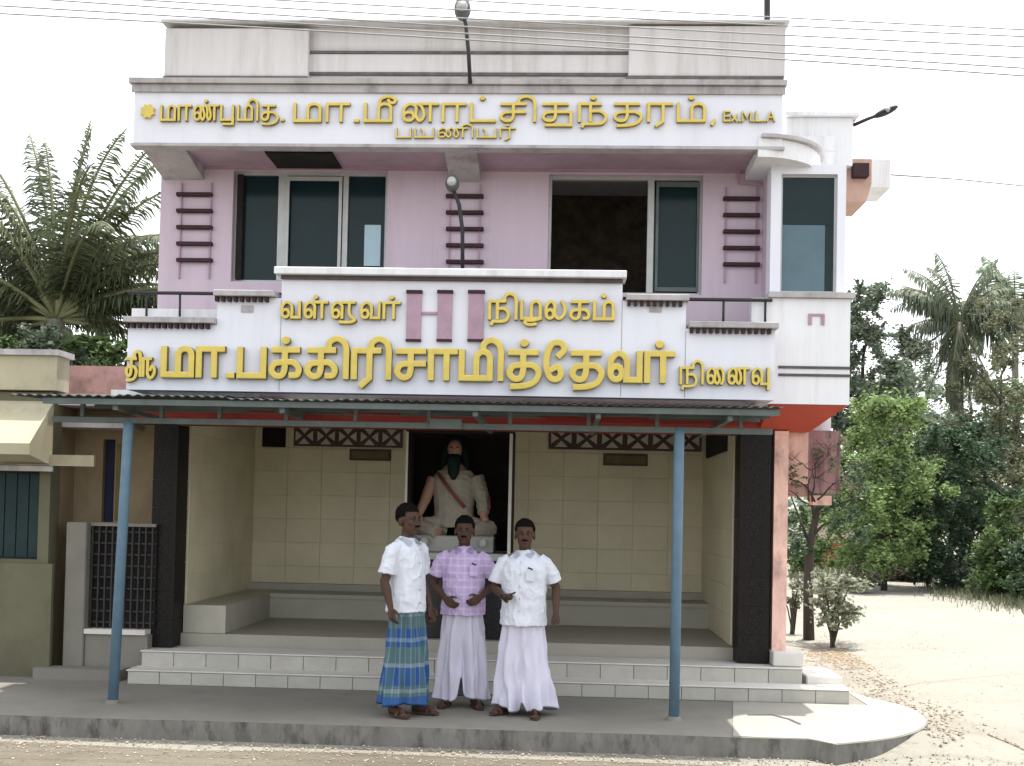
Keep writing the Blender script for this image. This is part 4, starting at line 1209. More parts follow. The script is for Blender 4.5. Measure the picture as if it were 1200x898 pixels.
# ------------------------------------------------------------------ left neighbour house
YN = 10.2
nb = thing('neighbour_house', 'low cream and ochre house with teal shuttered window, left of the shelter', 'house', (-5, YN, 0))
nx1 = P(70, 440, YN).x
wx = rect(-40, 552, 45, 655, YN)
obj('front_wall', wall_holes(-8, P(58, 600, YN).x, 0, P(30, 460, YN).z, YN, YN + .2, [wx]), M['shadecream'], nb)
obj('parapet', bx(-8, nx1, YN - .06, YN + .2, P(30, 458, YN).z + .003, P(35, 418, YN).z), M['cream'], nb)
obj('parapet_cap', bx(-8.1, nx1 + .03, YN - .1, YN + .24, P(35, 418, YN).z + .003, P(35, 411, YN).z), M['grime'], nb)
sh = obj('shutter', bx(wx[0], wx[1], YN + .06, YN + .09, wx[2], wx[3]), M['teal'], nb)
for k in range(6):
    a = wx[0] + (wx[1] - wx[0]) * k / 6
    obj('shutter_board', bx(a + .006, a + (wx[1] - wx[0]) / 6 - .006, YN + .045, YN + .058, wx[2] + .02, wx[3] - .02), M['teal'], sh)
# sloping sunshade, catches the sun
bm = bmesh.new()
s0 = rect(-60, 470, 50, 545, YN)
pr = [(YN - .002, P(20, 470, YN).z), (YN - .45, P(20, 520, YN).z - .02), (YN - .45, P(20, 520, YN).z - .12), (YN - .002, P(20, 545, YN).z)]
xa, xb = -8, P(50, 520, YN - .2).x
va = [bm.verts.new((xa, y, z)) for y, z in pr]; vb = [bm.verts.new((xb, y, z)) for y, z in pr]
bm.faces.new(va); bm.faces.new(vb[::-1])
for i in range(4): bm.faces.new((va[i], va[(i + 1) % 4], vb[(i + 1) % 4], vb[i]))
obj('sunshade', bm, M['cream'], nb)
# recessed ochre wall between
xo0, xo1 = P(58, 600, YN + .1).x, P(205, 600, YN + .6).x
obj('side_wall', bx(xo0 - .12, xo0, YN + .203, YN + 4, 0, P(30, 460, YN).z), M['ochre'], nb)
dr = rect(120, 515, 134, 612, YN + .6)
obj('recessed_wall', wall_holes(xo0 + .003, XL - .02, 0, 2.55, YN + .6, YN + .8, [(dr[0], dr[1], dr[2], dr[3])]), M['ochre'], nb)
obj('door_leaf', bx(dr[0], dr[1], YN + .66, YN + .7, dr[2], dr[3]), M['bluepaint'], nb)
r = rect(136, 520, 141, 610, YN + .6)
obj('yellow_stripe', bx(r[0], r[1], YN + .59, YN + .598, r[2], r[3]), mat('yellow_paint', (.16, .13, .05)), nb)
# concrete ledges
for (x0, y0, x1, y1, yy, m) in ((52, 494, 150, 501, YN + .2, 'grime'), (20, 533, 110, 546, YN - .05, 'cream'), (0, 546, 60, 552, YN - .15, 'grime')):
    r = rect(x0, y0, x1, y1, yy)
    obj('ledge', bx(r[0], r[1], yy, yy + (.39 if x0 == 52 else .04), r[2], r[3]), M[m], nb)
obj('roof_slab', bx(xo0 + .003, XL - .02, YN + .1, YN + 4, 2.553, 2.66), M['grime'], nb)
r = rect(76, 429, 146, 462, YN + .9)
obj('back_parapet', bx(r[0], r[1], YN + .9, YN + 1.05, 2.663, r[3]), M['brown'], nb)
# plinth at bottom left, in the shaded cream tone
r = rect(-60, 655, 60, 760, YN - .3)
obj('plinth', bx(-8, P(60, 700, YN - .05).x, YN - .05, YN - .003, 0, P(30, 660, YN).z), M['shadecream'], nb)

# gate wall with grille between house and shelter
gt = thing('grille_gate', 'dark iron grille between a grey gatepost and low wall, left of the black pillar', 'gate', (P(120, 790, YP - .1).x, YP - .1, 0))
yg = YP - .15
r = rect(75, 612, 99, 790, yg)
obj('gatepost', bx(r[0], r[1], yg, yg + .2, 0, r[3], bevel=.01), M['cement'], gt)
obj('gate_wall', bx(r[1] + .003, P(178, 760, YP).x, yg + .03, yg + .15, 0, P(130, 744, yg).z), M['cement'], gt)
obj('gate_coping', bx(r[1] + .003, P(176, 760, YP).x, yg, yg + .18, P(130, 744, yg).z + .003, P(130, 738, yg).z), M['tread'], gt)
obj('gatepost_base', bx(P(50, 790, yg).x, P(150, 790, yg).x, yg - .2, yg - .003, 0, .1), M['cement'], gt)
gx0, gx1 = r[1] + .003, P(177, 680, yg).x
gz0, gz1 = P(130, 738, yg).z + .004, P(130, 617, yg).z
obj('top_rail', bx(gx0, gx1, yg + .08, yg + .11, gz1, gz1 + .03), M['cement'], gt)
ng = 9
for k in range(ng + 1):
    X = gx0 + .02 + (gx1 - gx0 - .05) * k / ng
    obj('grille_bar', bx(X - .007, X + .007, yg + .085, yg + .1, gz0, gz1 - .002), M['iron'], gt)
for k in range(9):
    z = gz0 + (gz1 - gz0) * (k + .5) / 9
    obj('grille_crossbar', bx(gx0, gx1, yg + .102, yg + .112, z - .008, z + .008), M['iron'], gt)
obj('backing_sheet', bx(gx0, gx1, yg + .13, yg + .14, gz0, gz1), M['dark'], gt)

# ------------------------------------------------------------------ people
def catline(fn, zs): return fn
def shirt_fold(seed, amp=.007):
    def f(co):
        a = noise.noise(Vector((co.x * 7 + seed, co.y * 7, co.z * 4))) 
        b = math.sin(42 * (co.z * .8 + .5 * co.x) + 7 * noise.noise(Vector((co.x * 5, co.y * 5, co.z * 3 + seed))))
        c = (1 - abs(noise.noise(Vector((co.x * 11, co.y * 11 + seed, co.z * 7 + 3 * co.x))))) ** 7
        e = (1 - abs(noise.noise(Vector((co.x * 20 + 4 * co.z, co.y * 20, co.z * 13 + seed))))) ** 8
        return amp * (a * .9 + b * .35 * max(0, 1 - abs(co.z - 1.0) * 2.2) + c * .75 + e * .4 - .45)
    return f
def person(label, foot, H, yaw, arms, legs, skin, shirt, lower, lower_mat, torso=(1, 1), head_turn=0, lean=0, sleeve=.5, hold=None, hair_back=0):
    """local frame: x = the person's left, -y = forward, z up; arms: per side (elbow, wrist, finger dir, palm normal)"""
    root = thing('person', label, 'person', foot)
    root.rotation_euler = (0, 0, yaw)
    k = H / 1.68
    root.scale = (k, k, k)
    WLr = WL[root]
    WL[root] = Vector((0, 0, 0))      # build in local space
    obj.keep = True
    V = Vector
    tw, td = torso
    # ---- body
    bm = bmesh.new()
    tube(bm, [V((0, 0, .84)), V((0, 0, .95)), V((0, 0, 1.08)), V((0, 0, 1.22)), V((0, 0, 1.32)), V((0, .01, 1.38))],
         [(.09 * td, .12 * tw), (.09 * td, .13 * tw), (.09 * td, .13 * tw), (.09 * td, .14 * tw), (.07 * td, .135 * tw), (.05, .07)], 20)
    tube(bm, [V((0, .012, 1.34)), V((0, .005, 1.42)), V((0, -.005, 1.50))], [.065, .052, .052], 14)
    hc = V((0, -.01, 1.565))
    hr = Matrix.Rotation(head_turn, 3, 'Z')
    HS = 1.12
    hp = lambda x, y, z: hc + hr @ V((x * HS, y * HS, z * HS))
    hb0 = len(bm.verts)
    ball(bm, hp(0, .012, .025), (.072 * HS, .092 * HS, .085 * HS), 20, 14, rot=hr)
    ball(bm, hp(0, -.022, -.035), (.058 * HS, .066 * HS, .075 * HS), 18, 12, rot=hr)      # jaw / face
    ball(bm, hp(0, -.055, -.085), (.028 * HS, .026 * HS, .024 * HS), 12, 8, rot=hr)       # chin
    for s in (-1, 1):
        ball(bm, hp(s * .034, -.062, -.02), (.022 * HS, .02 * HS, .022 * HS), 10, 8, rot=hr)   # cheek
        ball(bm, hp(s * .026, -.078, .016), (.026 * HS, .012 * HS, .009 * HS), 10, 6, rot=hr)  # brow
        ball(bm, hp(s * .074, .012, -.012), (.011 * HS, .020 * HS, .032 * HS), 10, 8, rot=hr)  # ear
        ball(bm, hp(s * .011, -.092, -.032), (.009 * HS, .011 * HS, .008 * HS), 8, 6, rot=hr)  # nostril
    tube(bm, [hp(0, -.08, .012), hp(0, -.094, -.012), hp(0, -.106, -.030), hp(0, -.088, -.038)], [.008, .010, .013, .007], 8)
    tube(bm, [hp(-.022, -.083, -.057), hp(0, -.092, -.055), hp(.022, -.083, -.057)], [.005, .008, .005], 8)
    for v in bm.verts[hb0:]: pass
    # legs + feet
    for s, (hip, knee, ank, fdir) in zip((-1, 1), legs):
        hip, knee, ank = V(hip), V(knee), V(ank)
        tube(bm, [hip, hip.lerp(knee, .5), knee, knee.lerp(ank, .35), ank + V((0, 0, .03)), ank - V((0, 0, .02))], [.055, .055, .048, .050, .036, .036], 14)
        fd = V((math.sin(fdir), -math.cos(fdir), 0)); sd = V((fd.y, -fd.x, 0))
        b0 = V((ank.x, ank.y, ank.z - .03))
        tube(bm, [b0 - fd * .045 + V((0, 0, .0)), b0 + fd * .02, b0 + fd * .09 - V((0, 0, .012)), b0 + fd * .145 - V((0, 0, .022))], [(.03, .03), (.034, .036), (.026, .042), (.014, .044)], 12)
        for j in range(5):
            o = (j - 2) * .0175 * s
            L = .036 - .004 * j if True else 0
            r_ = .012 if j == 0 else .0085
            q = b0 + fd * .140 - V((0, 0, .026)) + sd * o * -1
            tube(bm, [q - fd * .01, q + fd * L * .6, q + fd * L], [r_, r_, r_ * .7], 8)
    # arms + hands
    for s, (sh, el, wr, fd, pn, curl) in zip((-1, 1), arms):
        sh, el, wr = V(sh), V(el), V(wr)
        sh0 = sh; sh = sh + V((-s * .03, 0, -.03))
        sh = sh + V((-s * .012, 0, 0))
        tube(bm, [sh, sh.lerp(el, .45), el, el.lerp(wr, .3), el.lerp(wr, .75), wr], [.040, .043, .037, .040, .029, .025], 14)
        fd = V(fd).normalized(); pn = V(pn); pn = (pn - fd * pn.dot(fd)).normalized(); sd = fd.cross(pn).normalized()
        pc = wr + fd * .045
        tube(bm, [wr - fd * .01, wr + fd * .02, pc + fd * .01, wr + fd * .088], [(.019, .024), (.016, .034), (.014, .042), (.011, .040)], 12) if abs(pn.y) < 2 else None
        # the tube frame may not match the palm plane: add a flat palm ellipsoid in the right frame
        mtx = Matrix((sd, fd, pn)).transposed()
        ball(bm, pc, (.040, .048, .014), 14, 8, rot=mtx)
        tsgn = 1 if (s > 0) else -1
        for j, (off, L, rr2) in enumerate(((-.029, .060, .0088), (-.010, .067, .0092), (.009, .062, .0088), (.027, .050, .0078))):
            q = pc + fd * .040 + sd * off * tsgn
            a1 = curl * (.9 + .12 * j); a2 = a1 + curl * 1.1; a3 = a2 + curl * .8
            d1 = fd * math.cos(a1) + pn * math.sin(a1); d2 = fd * math.cos(a2) + pn * math.sin(a2); d3 = fd * math.cos(a3) + pn * math.sin(a3)
            q1 = q + d1 * L * .45; q2 = q1 + d2 * L * .32; q3 = q2 + d3 * L * .25
            tube(bm, [q - fd * .02, q, q1, q2, q3], [rr2, rr2, rr2 * .95, rr2 * .9, rr2 * .7], 8)
        tb = wr + fd * .022 - sd * .026 * tsgn
        t1 = tb + (fd * .6 - sd * tsgn * .75 + pn * .3).normalized() * .036
        t2 = t1 + (fd * .9 - sd * tsgn * .3 + pn * .35).normalized() * .03
        t3 = t2 + (fd * 1.0 + pn * .3).normalized() * .018
        tube(bm, [tb + sd * .012 * tsgn, tb, t1, t2, t3], [.013, .014, .011, .0095, .007], 8)
    body = obj('body', remesh(bm, .0058, 2), skin, root, smooth=True)
    # hair cap
    bm = bmesh.new()
    ball(bm, hp(0, .022, .038), (.080 * HS, .097 * HS, .089 * HS), 32, 24, rot=hr)
    ih = hr.inverted()
    for v in bm.verts[:]:
        q = ih @ (v.co - hc)
        if (q.y < -.050 and q.z < .066) or q.z < -.065 or (q.y < -.01 and q.z < .02):
            bm.verts.remove(v)
    for v in bm.verts:
        q = v.co - hc
        v.co += q.normalized() * (.005 * noise.noise(v.co * 35) + .002)
    obj('hair', bm, M['hair'], root, smooth=True)
    bm = bmesh.new()
    tube(bm, [hp(-.026, -.094, -.046), hp(-.010, -.104, -.042), hp(.010, -.104, -.042), hp(.026, -.094, -.046)], [.004, .007, .007, .004], 8)
    obj('moustache', bm, M['hair'], root, smooth=True)
    for s in (-1, 1):
        bm = bmesh.new(); ball(bm, hp(s * .027, -.0745, .0), (.012, .008, .0055), 12, 8, rot=hr)
        e = obj('eye', bm, M['eye'], root, smooth=True)
        bm = bmesh.new(); ball(bm, hp(s * .027, -.084, .0), (.0055, .003, .0055), 10, 6, rot=hr)
        obj('pupil', bm, M['pupil'], e, smooth=True)
        bm = bmesh.new()
        tube(bm, [hp(s * .013, -.088, .020), hp(s * .028, -.087, .025), hp(s * .043, -.078, .019)], [.003, .0045, .0025], 6)
        obj('eyebrow', bm, M['hair'], root, smooth=True)
    bm = bmesh.new()
    tube(bm, [hp(-.019, -.087, -.060), hp(0, -.096, -.059), hp(.019, -.087, -.060)], [.003, .0055, .003], 8)
    obj('lips', bm, M['lip'], root, smooth=True)
    # ---- shirt
    bm = bmesh.new()
    zh = shirt.get('hem', .84)
    tube(bm, [V((0, 0, zh)), V((0, 0, zh + .06)), V((0, -.004, 1.02)), V((0, 0, 1.15)), V((0, 0, 1.25)), V((0, .004, 1.325)), V((0, .01, 1.38)), V((0, .008, 1.43))],
         [(.150 * td, .190 * tw), (.148 * td, .186 * tw), (.142 * td, .176 * tw), (.132 * td, .178 * tw), (.124 * td, .182 * tw), (.104 * td, .168 * tw), (.078, .122), (.060, .064)], 28)
    for s, (sh, el, wr, *_r) in zip((-1, 1), arms):
        sh, el = V(sh), V(el)
        e2 = sh.lerp(el, shirt.get('sleeve', .8))
        tube(bm, [sh + V((-s * .06, 0, .012)), sh + V((-s * .008, 0, -.022)), sh.lerp(e2, .5), e2], [.045, .058, .061, .068], 18)
    sm_ = obj('shirt', remesh(bm, .006, 3, fn=shirt_fold(shirt['seed'], .010)), shirt['mat'], root, smooth=True)
    # collar, placket, pocket
    bm = bmesh.new()
    for s in (-1, 1):
        q = [V((s * .062, .035, 1.438)), V((s * .066, -.02, 1.432)), V((s * .022, -.078, 1.395)), V((s * .075, -.088, 1.36)), V((s * .095, -.03, 1.40)), V((s * .088, .03, 1.415))]
        vs = [bm.verts.new(p) for p in q]
        bm.faces.new((vs[0], vs[1], vs[4], vs[5])); bm.faces.new((vs[1], vs[2], vs[3], vs[4]))
    g = bmesh.ops.solidify(bm, geom=bm.faces[:], thickness=.006)
    obj('collar', bm, shirt['mat'], sm_, smooth=False)
    bm = bmesh.new()
    for j in range(5):
        z = 1.33 - .105 * j
        yy = -(.128 + .012 * min(1, (1.33 - z) / .3)) * td
        tube(bm, [V((0, yy - .003, z)), V((0, yy - .010, z))], .0065, 8)
    obj('button', bm, shirt.get('bmat', M['alu']), sm_, kind='stuff')
    if shirt.get('pocket'):
        bm = bmesh.new()
        box(bm, .05, .125, -.132 * td - .008, -.132 * td + .01, 1.17, 1.26)
        obj('pocket', bm, shirt['mat'], sm_)
        bm = bmesh.new()
        tube(bm, [V((.07, -.145 * td, 1.285)), V((.11, -.145 * td, 1.27))], .008, 6)
        obj('pen', bm, M['phone'], sm_)
    # ---- lower cloth
    bm = bmesh.new()
    ring = []
    NS, NZ = 144, 44
    for i in range(NZ + 1):
        t = i / NZ
        z = lower['top'] + (lower['bot'] - lower['top']) * t
        rw_ = []
        for j in range(NS):
            a = 2 * math.pi * j / NS
            x, y, dz = lower['fn'](a, t)
            rw_.append(bm.verts.new((x, y, z + dz * t)))
        ring.append(rw_)
    for a_, b_ in zip(ring, ring[1:]):
        for j in range(NS): bm.faces.new((a_[j], a_[(j + 1) % NS], b_[(j + 1) % NS], b_[j]))
    bm.faces.new(ring[0][::-1])
    # inner hem
    inner = [bm.verts.new((v.co.x * .9, v.co.y * .9, v.co.z + .03)) for v in ring[-1]]
    for j in range(NS): bm.faces.new((ring[-1][j], ring[-1][(j + 1) % NS], inner[(j + 1) % NS], inner[j]))
    obj(lower['name'], bm, lower_mat, root, smooth=True)
    # ---- sandals
    for s, (hip, knee, ank, fdir) in zip((-1, 1), legs):
        ank = V(ank)
        fd = V((math.sin(fdir), -math.cos(fdir), 0)); sd = V((fd.y, -fd.x, 0))
        bm = bmesh.new()
        b0 = V((ank.x, ank.y, ank.z - .075))
        outl = []
        for j in range(20):
            a = 2 * math.pi * j / 20
            outl.append(b0 + fd * (.07 + .125 * math.cos(a)) + sd * (.044 * math.sin(a)))
        lo = [bm.verts.new(V((p.x, p.y, p.z))) for p in outl]; hi = [bm.verts.new(V((p.x, p.y, p.z + .016))) for p in outl]
        bm.faces.new(lo[::-1]); bm.faces.new(hi)
        for j in range(20): bm.faces.new((lo[j], lo[(j + 1) % 20], hi[(j + 1) % 20], hi[j]))
        sdl = obj('sandal', bm, M['leather'], root)
        bm = bmesh.new()
        c0 = b0 + fd * .10
        tube(bm, [c0 + sd * (.05 * math.cos(q)) + V((0, 0, .012 + .052 * math.sin(q))) for q in (math.pi * j / 8 for j in range(9))], [(.016, .003)] * 9, 6)
        obj('strap', bm, M['leather'], sdl)
    obj.keep = False
    WL[root] = WLr
    return root

def skirt(top_rx, top_ry, bot_rx, bot_ry, folds, seed, notch=0.0, sway=(0, 0), flare=0, hemwave=.01, lift=0, la=1.5):
    def f(a, t):
        rx = top_rx + (bot_rx - top_rx) * t ** .8
        ry = top_ry + (bot_ry - top_ry) * t ** .8
        c, s = math.cos(a), math.sin(a)
        amp = .008 + .022 * t
        r = 1 + amp / rx * (math.sin(folds * a + 2.5 * noise.noise(Vector((a * .7, t * 1.5, seed))) * 2) + .6 * math.sin(folds * 1.7 * a + seed))
        r += .05 * noise.noise(Vector((c * 3, s * 3, t * 3 + seed))) + .045 * (1 - abs(noise.noise(Vector((c * 5 + t * 2, s * 5, t * 2.2 + seed))))) ** 6
        front = math.exp(-((a - 1.5 * math.pi) / .22) ** 2)
        r -= notch * front * min(1, t * 1.6)
        if flare: r += flare * max(0, c) ** 3 * t ** 3
        return c * rx * r + sway[0] * t, s * ry * r + sway[1] * t, hemwave * math.sin(3 * a + seed) + lift * math.exp(-((a - la * math.pi) / .13) ** 2)
    return f

def hip(x): return (x * .7, 0, .86)
# man in blue lungi, facing right (three quarter)
fA = G(473, 838)
person('man in white shirt and blue checked lungi standing sideways, leftmost of the three', fA, 1.66, R(56),
       [((-.185, .0, 1.345), (-.24, .02, 1.08), (-.25, -.06, .88), (.0, -.25, -1), (.8, -.2, 0), .4),
        ((.185, .0, 1.345), (.235, .05, 1.08), (.20, -.08, .86), (-.05, -.3, -1), (-.8, -.2, 0), .4)],
       [(hip(-.09), (-.10, -.01, .48), (-.10, .02, .085), -.2), (hip(.09), (.10, -.02, .48), (.11, -.05, .085), .25)],
       M['skin2'], dict(mat=M['shirtwhite'], seed=3.1, hem=.83, sleeve=.78), dict(name='lungi', top=.90, bot=.10, fn=skirt(.135, .11, .205, .165, 6, 2.2)), M['lungi'],
       torso=(.92, 1.0), head_turn=R(-8))
# man in lilac checks, facing camera
fB = G(540, 828)
person('man in lilac checked shirt and white dhoti facing the road, middle of the three', fB, 1.57, R(4),
       [((-.19, .0, 1.345), (-.275, .03, 1.09), (-.15, -.17, .965), (.65, -.5, -.45), (.3, .6, .1), .55),
        ((.19, .0, 1.345), (.275, .03, 1.09), (.15, -.17, .985), (-.65, -.5, -.4), (-.3, .6, .1), .55)],
       [(hip(-.09), (-.10, -.02, .48), (-.12, .01, .085), -.35), (hip(.09), (.10, -.03, .48), (.12, -.04, .085), .35)],
       M['skin2'], dict(mat=M['checks'], seed=8.4, hem=.82, sleeve=.72, pocket=True, bmat=M['alu']), dict(name='dhoti', top=.88, bot=.075, fn=skirt(.15, .12, .225, .155, 9, 5.2, notch=.4, lift=.20, hemwave=.015)), M['dhoti'],
       torso=(1.06, 1.12), head_turn=R(-3))
# man in white on the right, legs apart
fC = G(611, 837)
pC = person('man in white shirt and white dhoti stepping with legs apart, rightmost of the three', fC, 1.555, R(-10),
       [((-.195, .0, 1.345), (-.27, .0, 1.09), (-.13, -.22, 1.03), (.6, -.75, -.1), (.2, .2, 1), .6),
        ((.195, .0, 1.345), (.275, .06, 1.11), (.30, -.07, .89), (.05, -.4, -1), (-.8, -.3, 0), .45)],
       [(hip(-.09), (-.11, -.03, .48), (-.14, -.03, .085), -.5), (hip(.09), (.10, -.05, .48), (.13, -.10, .085), .3)],
       M['skin2'], dict(mat=M['shirtwhite'], seed=12.7, hem=.78, sleeve=.80, pocket=True), dict(name='dhoti', top=.86, bot=.06, fn=skirt(.16, .135, .235, .19, 8, 9.1, notch=.3, flare=.28, hemwave=.03, lift=.10, la=1.56)), M['dhoti'],
       torso=(1.12, 1.25), head_turn=R(12))
# phone in his hand
ph = bmesh.new()
box(ph, -.075, .075, -.035, .035, -.006, .006)
bmesh.ops.bevel(ph, geom=list(ph.edges), offset=.004, segments=1, affect='EDGES')
hand = Matrix.Rotation(R(-10), 3, 'Z') @ (Vector((-.085, -.285, 1.045)) * (1.555 / 1.68)) + fC
for v in ph.verts: v.co = Matrix.Rotation(R(-25), 3, 'Y') @ v.co + hand
tag(obj('mobile_phone', ph, M['phone']), 'small black phone held by the rightmost man', 'phone')

# ------------------------------------------------------------------ vegetation
rng = np.random.default_rng(11)
def leaves(name, centers, radii, n, size, m, parent=None, flat=0.5, squash=.8, aspect=2.0):
    """many small diamond leaves scattered in clumps; the clumps leave gaps"""
    centers = np.array(centers, 'f'); radii = np.array(radii, 'f')
    idx = rng.choice(len(centers), n, p=radii ** 2 / np.sum(radii ** 2))
    d = rng.normal(size=(n, 3)); d /= np.linalg.norm(d, axis=1)[:, None]
    r = np.abs(rng.normal(size=n)) * .62
    r = np.where(r > 1.5, rng.random(n), r)
    jag = rng.normal(size=(len(centers), 5, 3)); jag /= np.linalg.norm(jag, axis=2)[:, :, None]
    dj = jag[idx, rng.integers(0, 5, n)]                    # leaves gather along a few twigs per clump
    along = rng.random(n) ** .6
    mixv = np.where((rng.random(n) < .55)[:, None], dj * along[:, None] * 1.25 + d * (r * .32)[:, None], d * r[:, None])
    p = centers[idx] + mixv * radii[idx][:, None] * np.array([1, 1, squash])
    u = rng.normal(size=(n, 3)); u[:, 2] *= flat; u /= np.linalg.norm(u, axis=1)[:, None]
    w = rng.normal(size=(n, 3)); w -= (w * u).sum(1)[:, None] * u; w /= np.linalg.norm(w, axis=1)[:, None]
    s = size * rng.uniform(.6, 1.35, n)[:, None]
    quad = np.stack([p - u * s * aspect / 2, p - w * s / 2, p + u * s * aspect / 2, p + w * s / 2], 1).reshape(-1, 3)
    me = bpy.data.meshes.new(name)
    me.vertices.add(4 * n); me.vertices.foreach_set('co', quad.astype('f').ravel())
    me.loops.add(4 * n); me.loops.foreach_set('vertex_index', np.arange(4 * n, dtype='i'))
    me.polygons.add(n); me.polygons.foreach_set('loop_start', np.arange(0, 4 * n, 4, dtype='i')); me.polygons.foreach_set('loop_total', np.full(n, 4, 'i'))
    me.update()
    return obj(name, me, m, parent)
def branches(base, top, spread, nlimb, r0, tips_out, levels=2, seed=0):
    rs = random.Random(seed)
    bm = bmesh.new()
    base, top = Vector(base), Vector(top)
    tr = [base.lerp(top, t) + Vector((rs.uniform(-1, 1), rs.uniform(-1, 1), 0)) * spread * .04 * (t > 0) for t in (0, .25, .5, .75, 1)]
    tube(bm, tr, [r0, r0 * .8, r0 * .65, r0 * .5, r0 * .3], 9)
    def limb(p, d, L, r, lev):
        q = [p]
        for k in range(4):
            d = (d + Vector((rs.uniform(-.3, .3), rs.uniform(-.3, .3), rs.uniform(-.1, .25)))).normalized()
            q.append(q[-1] + d * L / 4)
        tube(bm, q, [r, r * .8, r * .6, r * .45, r * .25], 6)
        tips_out.append(q[-1]); tips_out.append(q[3])
        if lev: 
            for _ in range(3): limb(q[rs.choice((2, 3, 4))], (d + Vector((rs.uniform(-.9, .9), rs.uniform(-.9, .9), rs.uniform(-.3, .6)))).normalized(), L * .6, r * .45, lev - 1)
    for k in range(nlimb):
        t = rs.uniform(.45, 1.0)
        a = 2 * math.pi * (k + rs.random() * .6) / nlimb
        limb(base.lerp(top, t), Vector((math.cos(a), math.sin(a), rs.uniform(.25, 1.0))).normalized(), spread * rs.uniform(.7, 1.1), r0 * .45, levels - 1)
    return bm
def tree(name, label, px_, base_y, top_y, Y, width_px, m, n, leaf, nclump=26, trunk=.35, cat='tree', group=None, seed=1, low=.35, bark='bark', rad=.28, squash=.85):
    rs = random.Random(seed)
    B = P(px_, base_y, Y); T = P(px_, top_y, Y); B.z = GZ
    Hh = T.z - B.z
    W = width_px / FPX * Y
    root = thing(name, label, cat, B, group)
    tips = []
    bm = branches(B, B + Vector((0, 0, Hh * (low + .3))), W * .42, 6, (.011 * Hh + .03), tips, seed=seed)
    obj('trunk', bm, M[bark], root, smooth=True)
    cs, rads = [], []
    for _ in range(nclump):
        z = rs.uniform(low, .93)
        prof = math.sin(math.pi * min(1, (z - low + .12) / (1.12 - low))) ** .6
        a, rr3 = rs.uniform(0, 6.283), math.sqrt(rs.random())
        cs.append((B.x + math.cos(a) * rr3 * W * .5 * prof, B.y + math.sin(a) * rr3 * W * .5 * prof, B.z + z * Hh))
        rads.append(rs.uniform(.5, 1.15) * rad * W * .6)
    for t in tips[:: max(1, len(tips) // 12)]:
        cs.append(tuple(t)); rads.append(rad * W * .35)
    leaves('crown', cs, rads, n, leaf, M[m], root, squash=squash)['kind'] = 'stuff'
    return root
def bush(name, label, px_, base_y, top_y, Y, width_px, m, n, leaf, cat='bush', group=None, seed=1, base_z=GZ):
    rs = random.Random(seed)
    B = P(px_, base_y, Y); T = P(px_, top_y, Y); B.z = base_z
    Hh = T.z - B.z; W = width_px / FPX * Y
    root = thing(name, label, cat, B, group)
    bm = bmesh.new()
    cs, rads = [], []
    for k in range(12):
        a = rs.uniform(0, 6.28); rr3 = rs.random() ** .5
        tip = B + Vector((math.cos(a) * W * .42 * rr3, math.sin(a) * W * .42 * rr3, Hh * rs.uniform(.35, .85)))
        tube(bm, [B + Vector((rs.uniform(-.03, .03), rs.uniform(-.03, .03), 0)), B.lerp(tip, .5) + Vector((0, 0, Hh * .12)), tip], [.015, .01, .004], 5)
        cs.append(tuple(tip)); rads.append(rs.uniform(.16, .3) * min(W, Hh * 1.3))
    obj('stem', bm, M['bark'], root)
    leaves('leaf_mass', cs, rads, n, leaf, M[m], root)['kind'] = 'stuff'
    return root
def frond(bm_leaf, bm_rib, base, d, L, droop, nleaf=46, lw=.035, ll=.55, rs=random, hang=.5):
    d = Vector(d).normalized()
    pts = []
    p = Vector(base); dd = d.copy()
    for k in range(13):
        pts.append(p.copy())
        p = p + dd * L / 12
        dd = (dd + Vector((0, 0, -droop / 12 * (1 + k * .12)))).normalized()
    tube(bm_rib, pts, [.035 * (1 - .85 * k / 12) + .004 for k in range(13)], 6)
    for k in range(nleaf):
        t = .14 + .86 * k / nleaf
        i = min(11, int(t * 12)); f = t * 12 - i
        q = pts[i].lerp(pts[min(12, i + 1)], f)
        tg = (pts[i + 1] - pts[i]).normalized()
        side = tg.cross(Vector((0, 0, 1)))
        side = side.normalized() if side.length > .05 else Vector((1, 0, 0))
        up = side.cross(tg)
        for s in (-1, 1):
            ln_ = ll * (math.sin(math.pi * min(1, t * .9 + .12)) ** .6) * rs.uniform(.8, 1.1)
            dr = (side * s * 1.0 + tg * rs.uniform(.5, .9) + up * rs.uniform(-.1, .25) - Vector((0, 0, hang * rs.uniform(.6, 1.6)))).normalized()
            e1 = q + dr * ln_ * .5
            e2 = e1 + (dr - Vector((0, 0, hang * 1.5))).normalized() * ln_ * .5
            wv = dr.cross(up).normalized() * lw / 2
            v0, v1, v2, v3, v4 = [bm_leaf.verts.new(x) for x in (q - wv * .6, q + wv * .6, e1 + wv, e1 - wv, e2)]
            bm_leaf.faces.new((v0, v1, v2, v3)); bm_leaf.faces.new((v3, v2, v4))
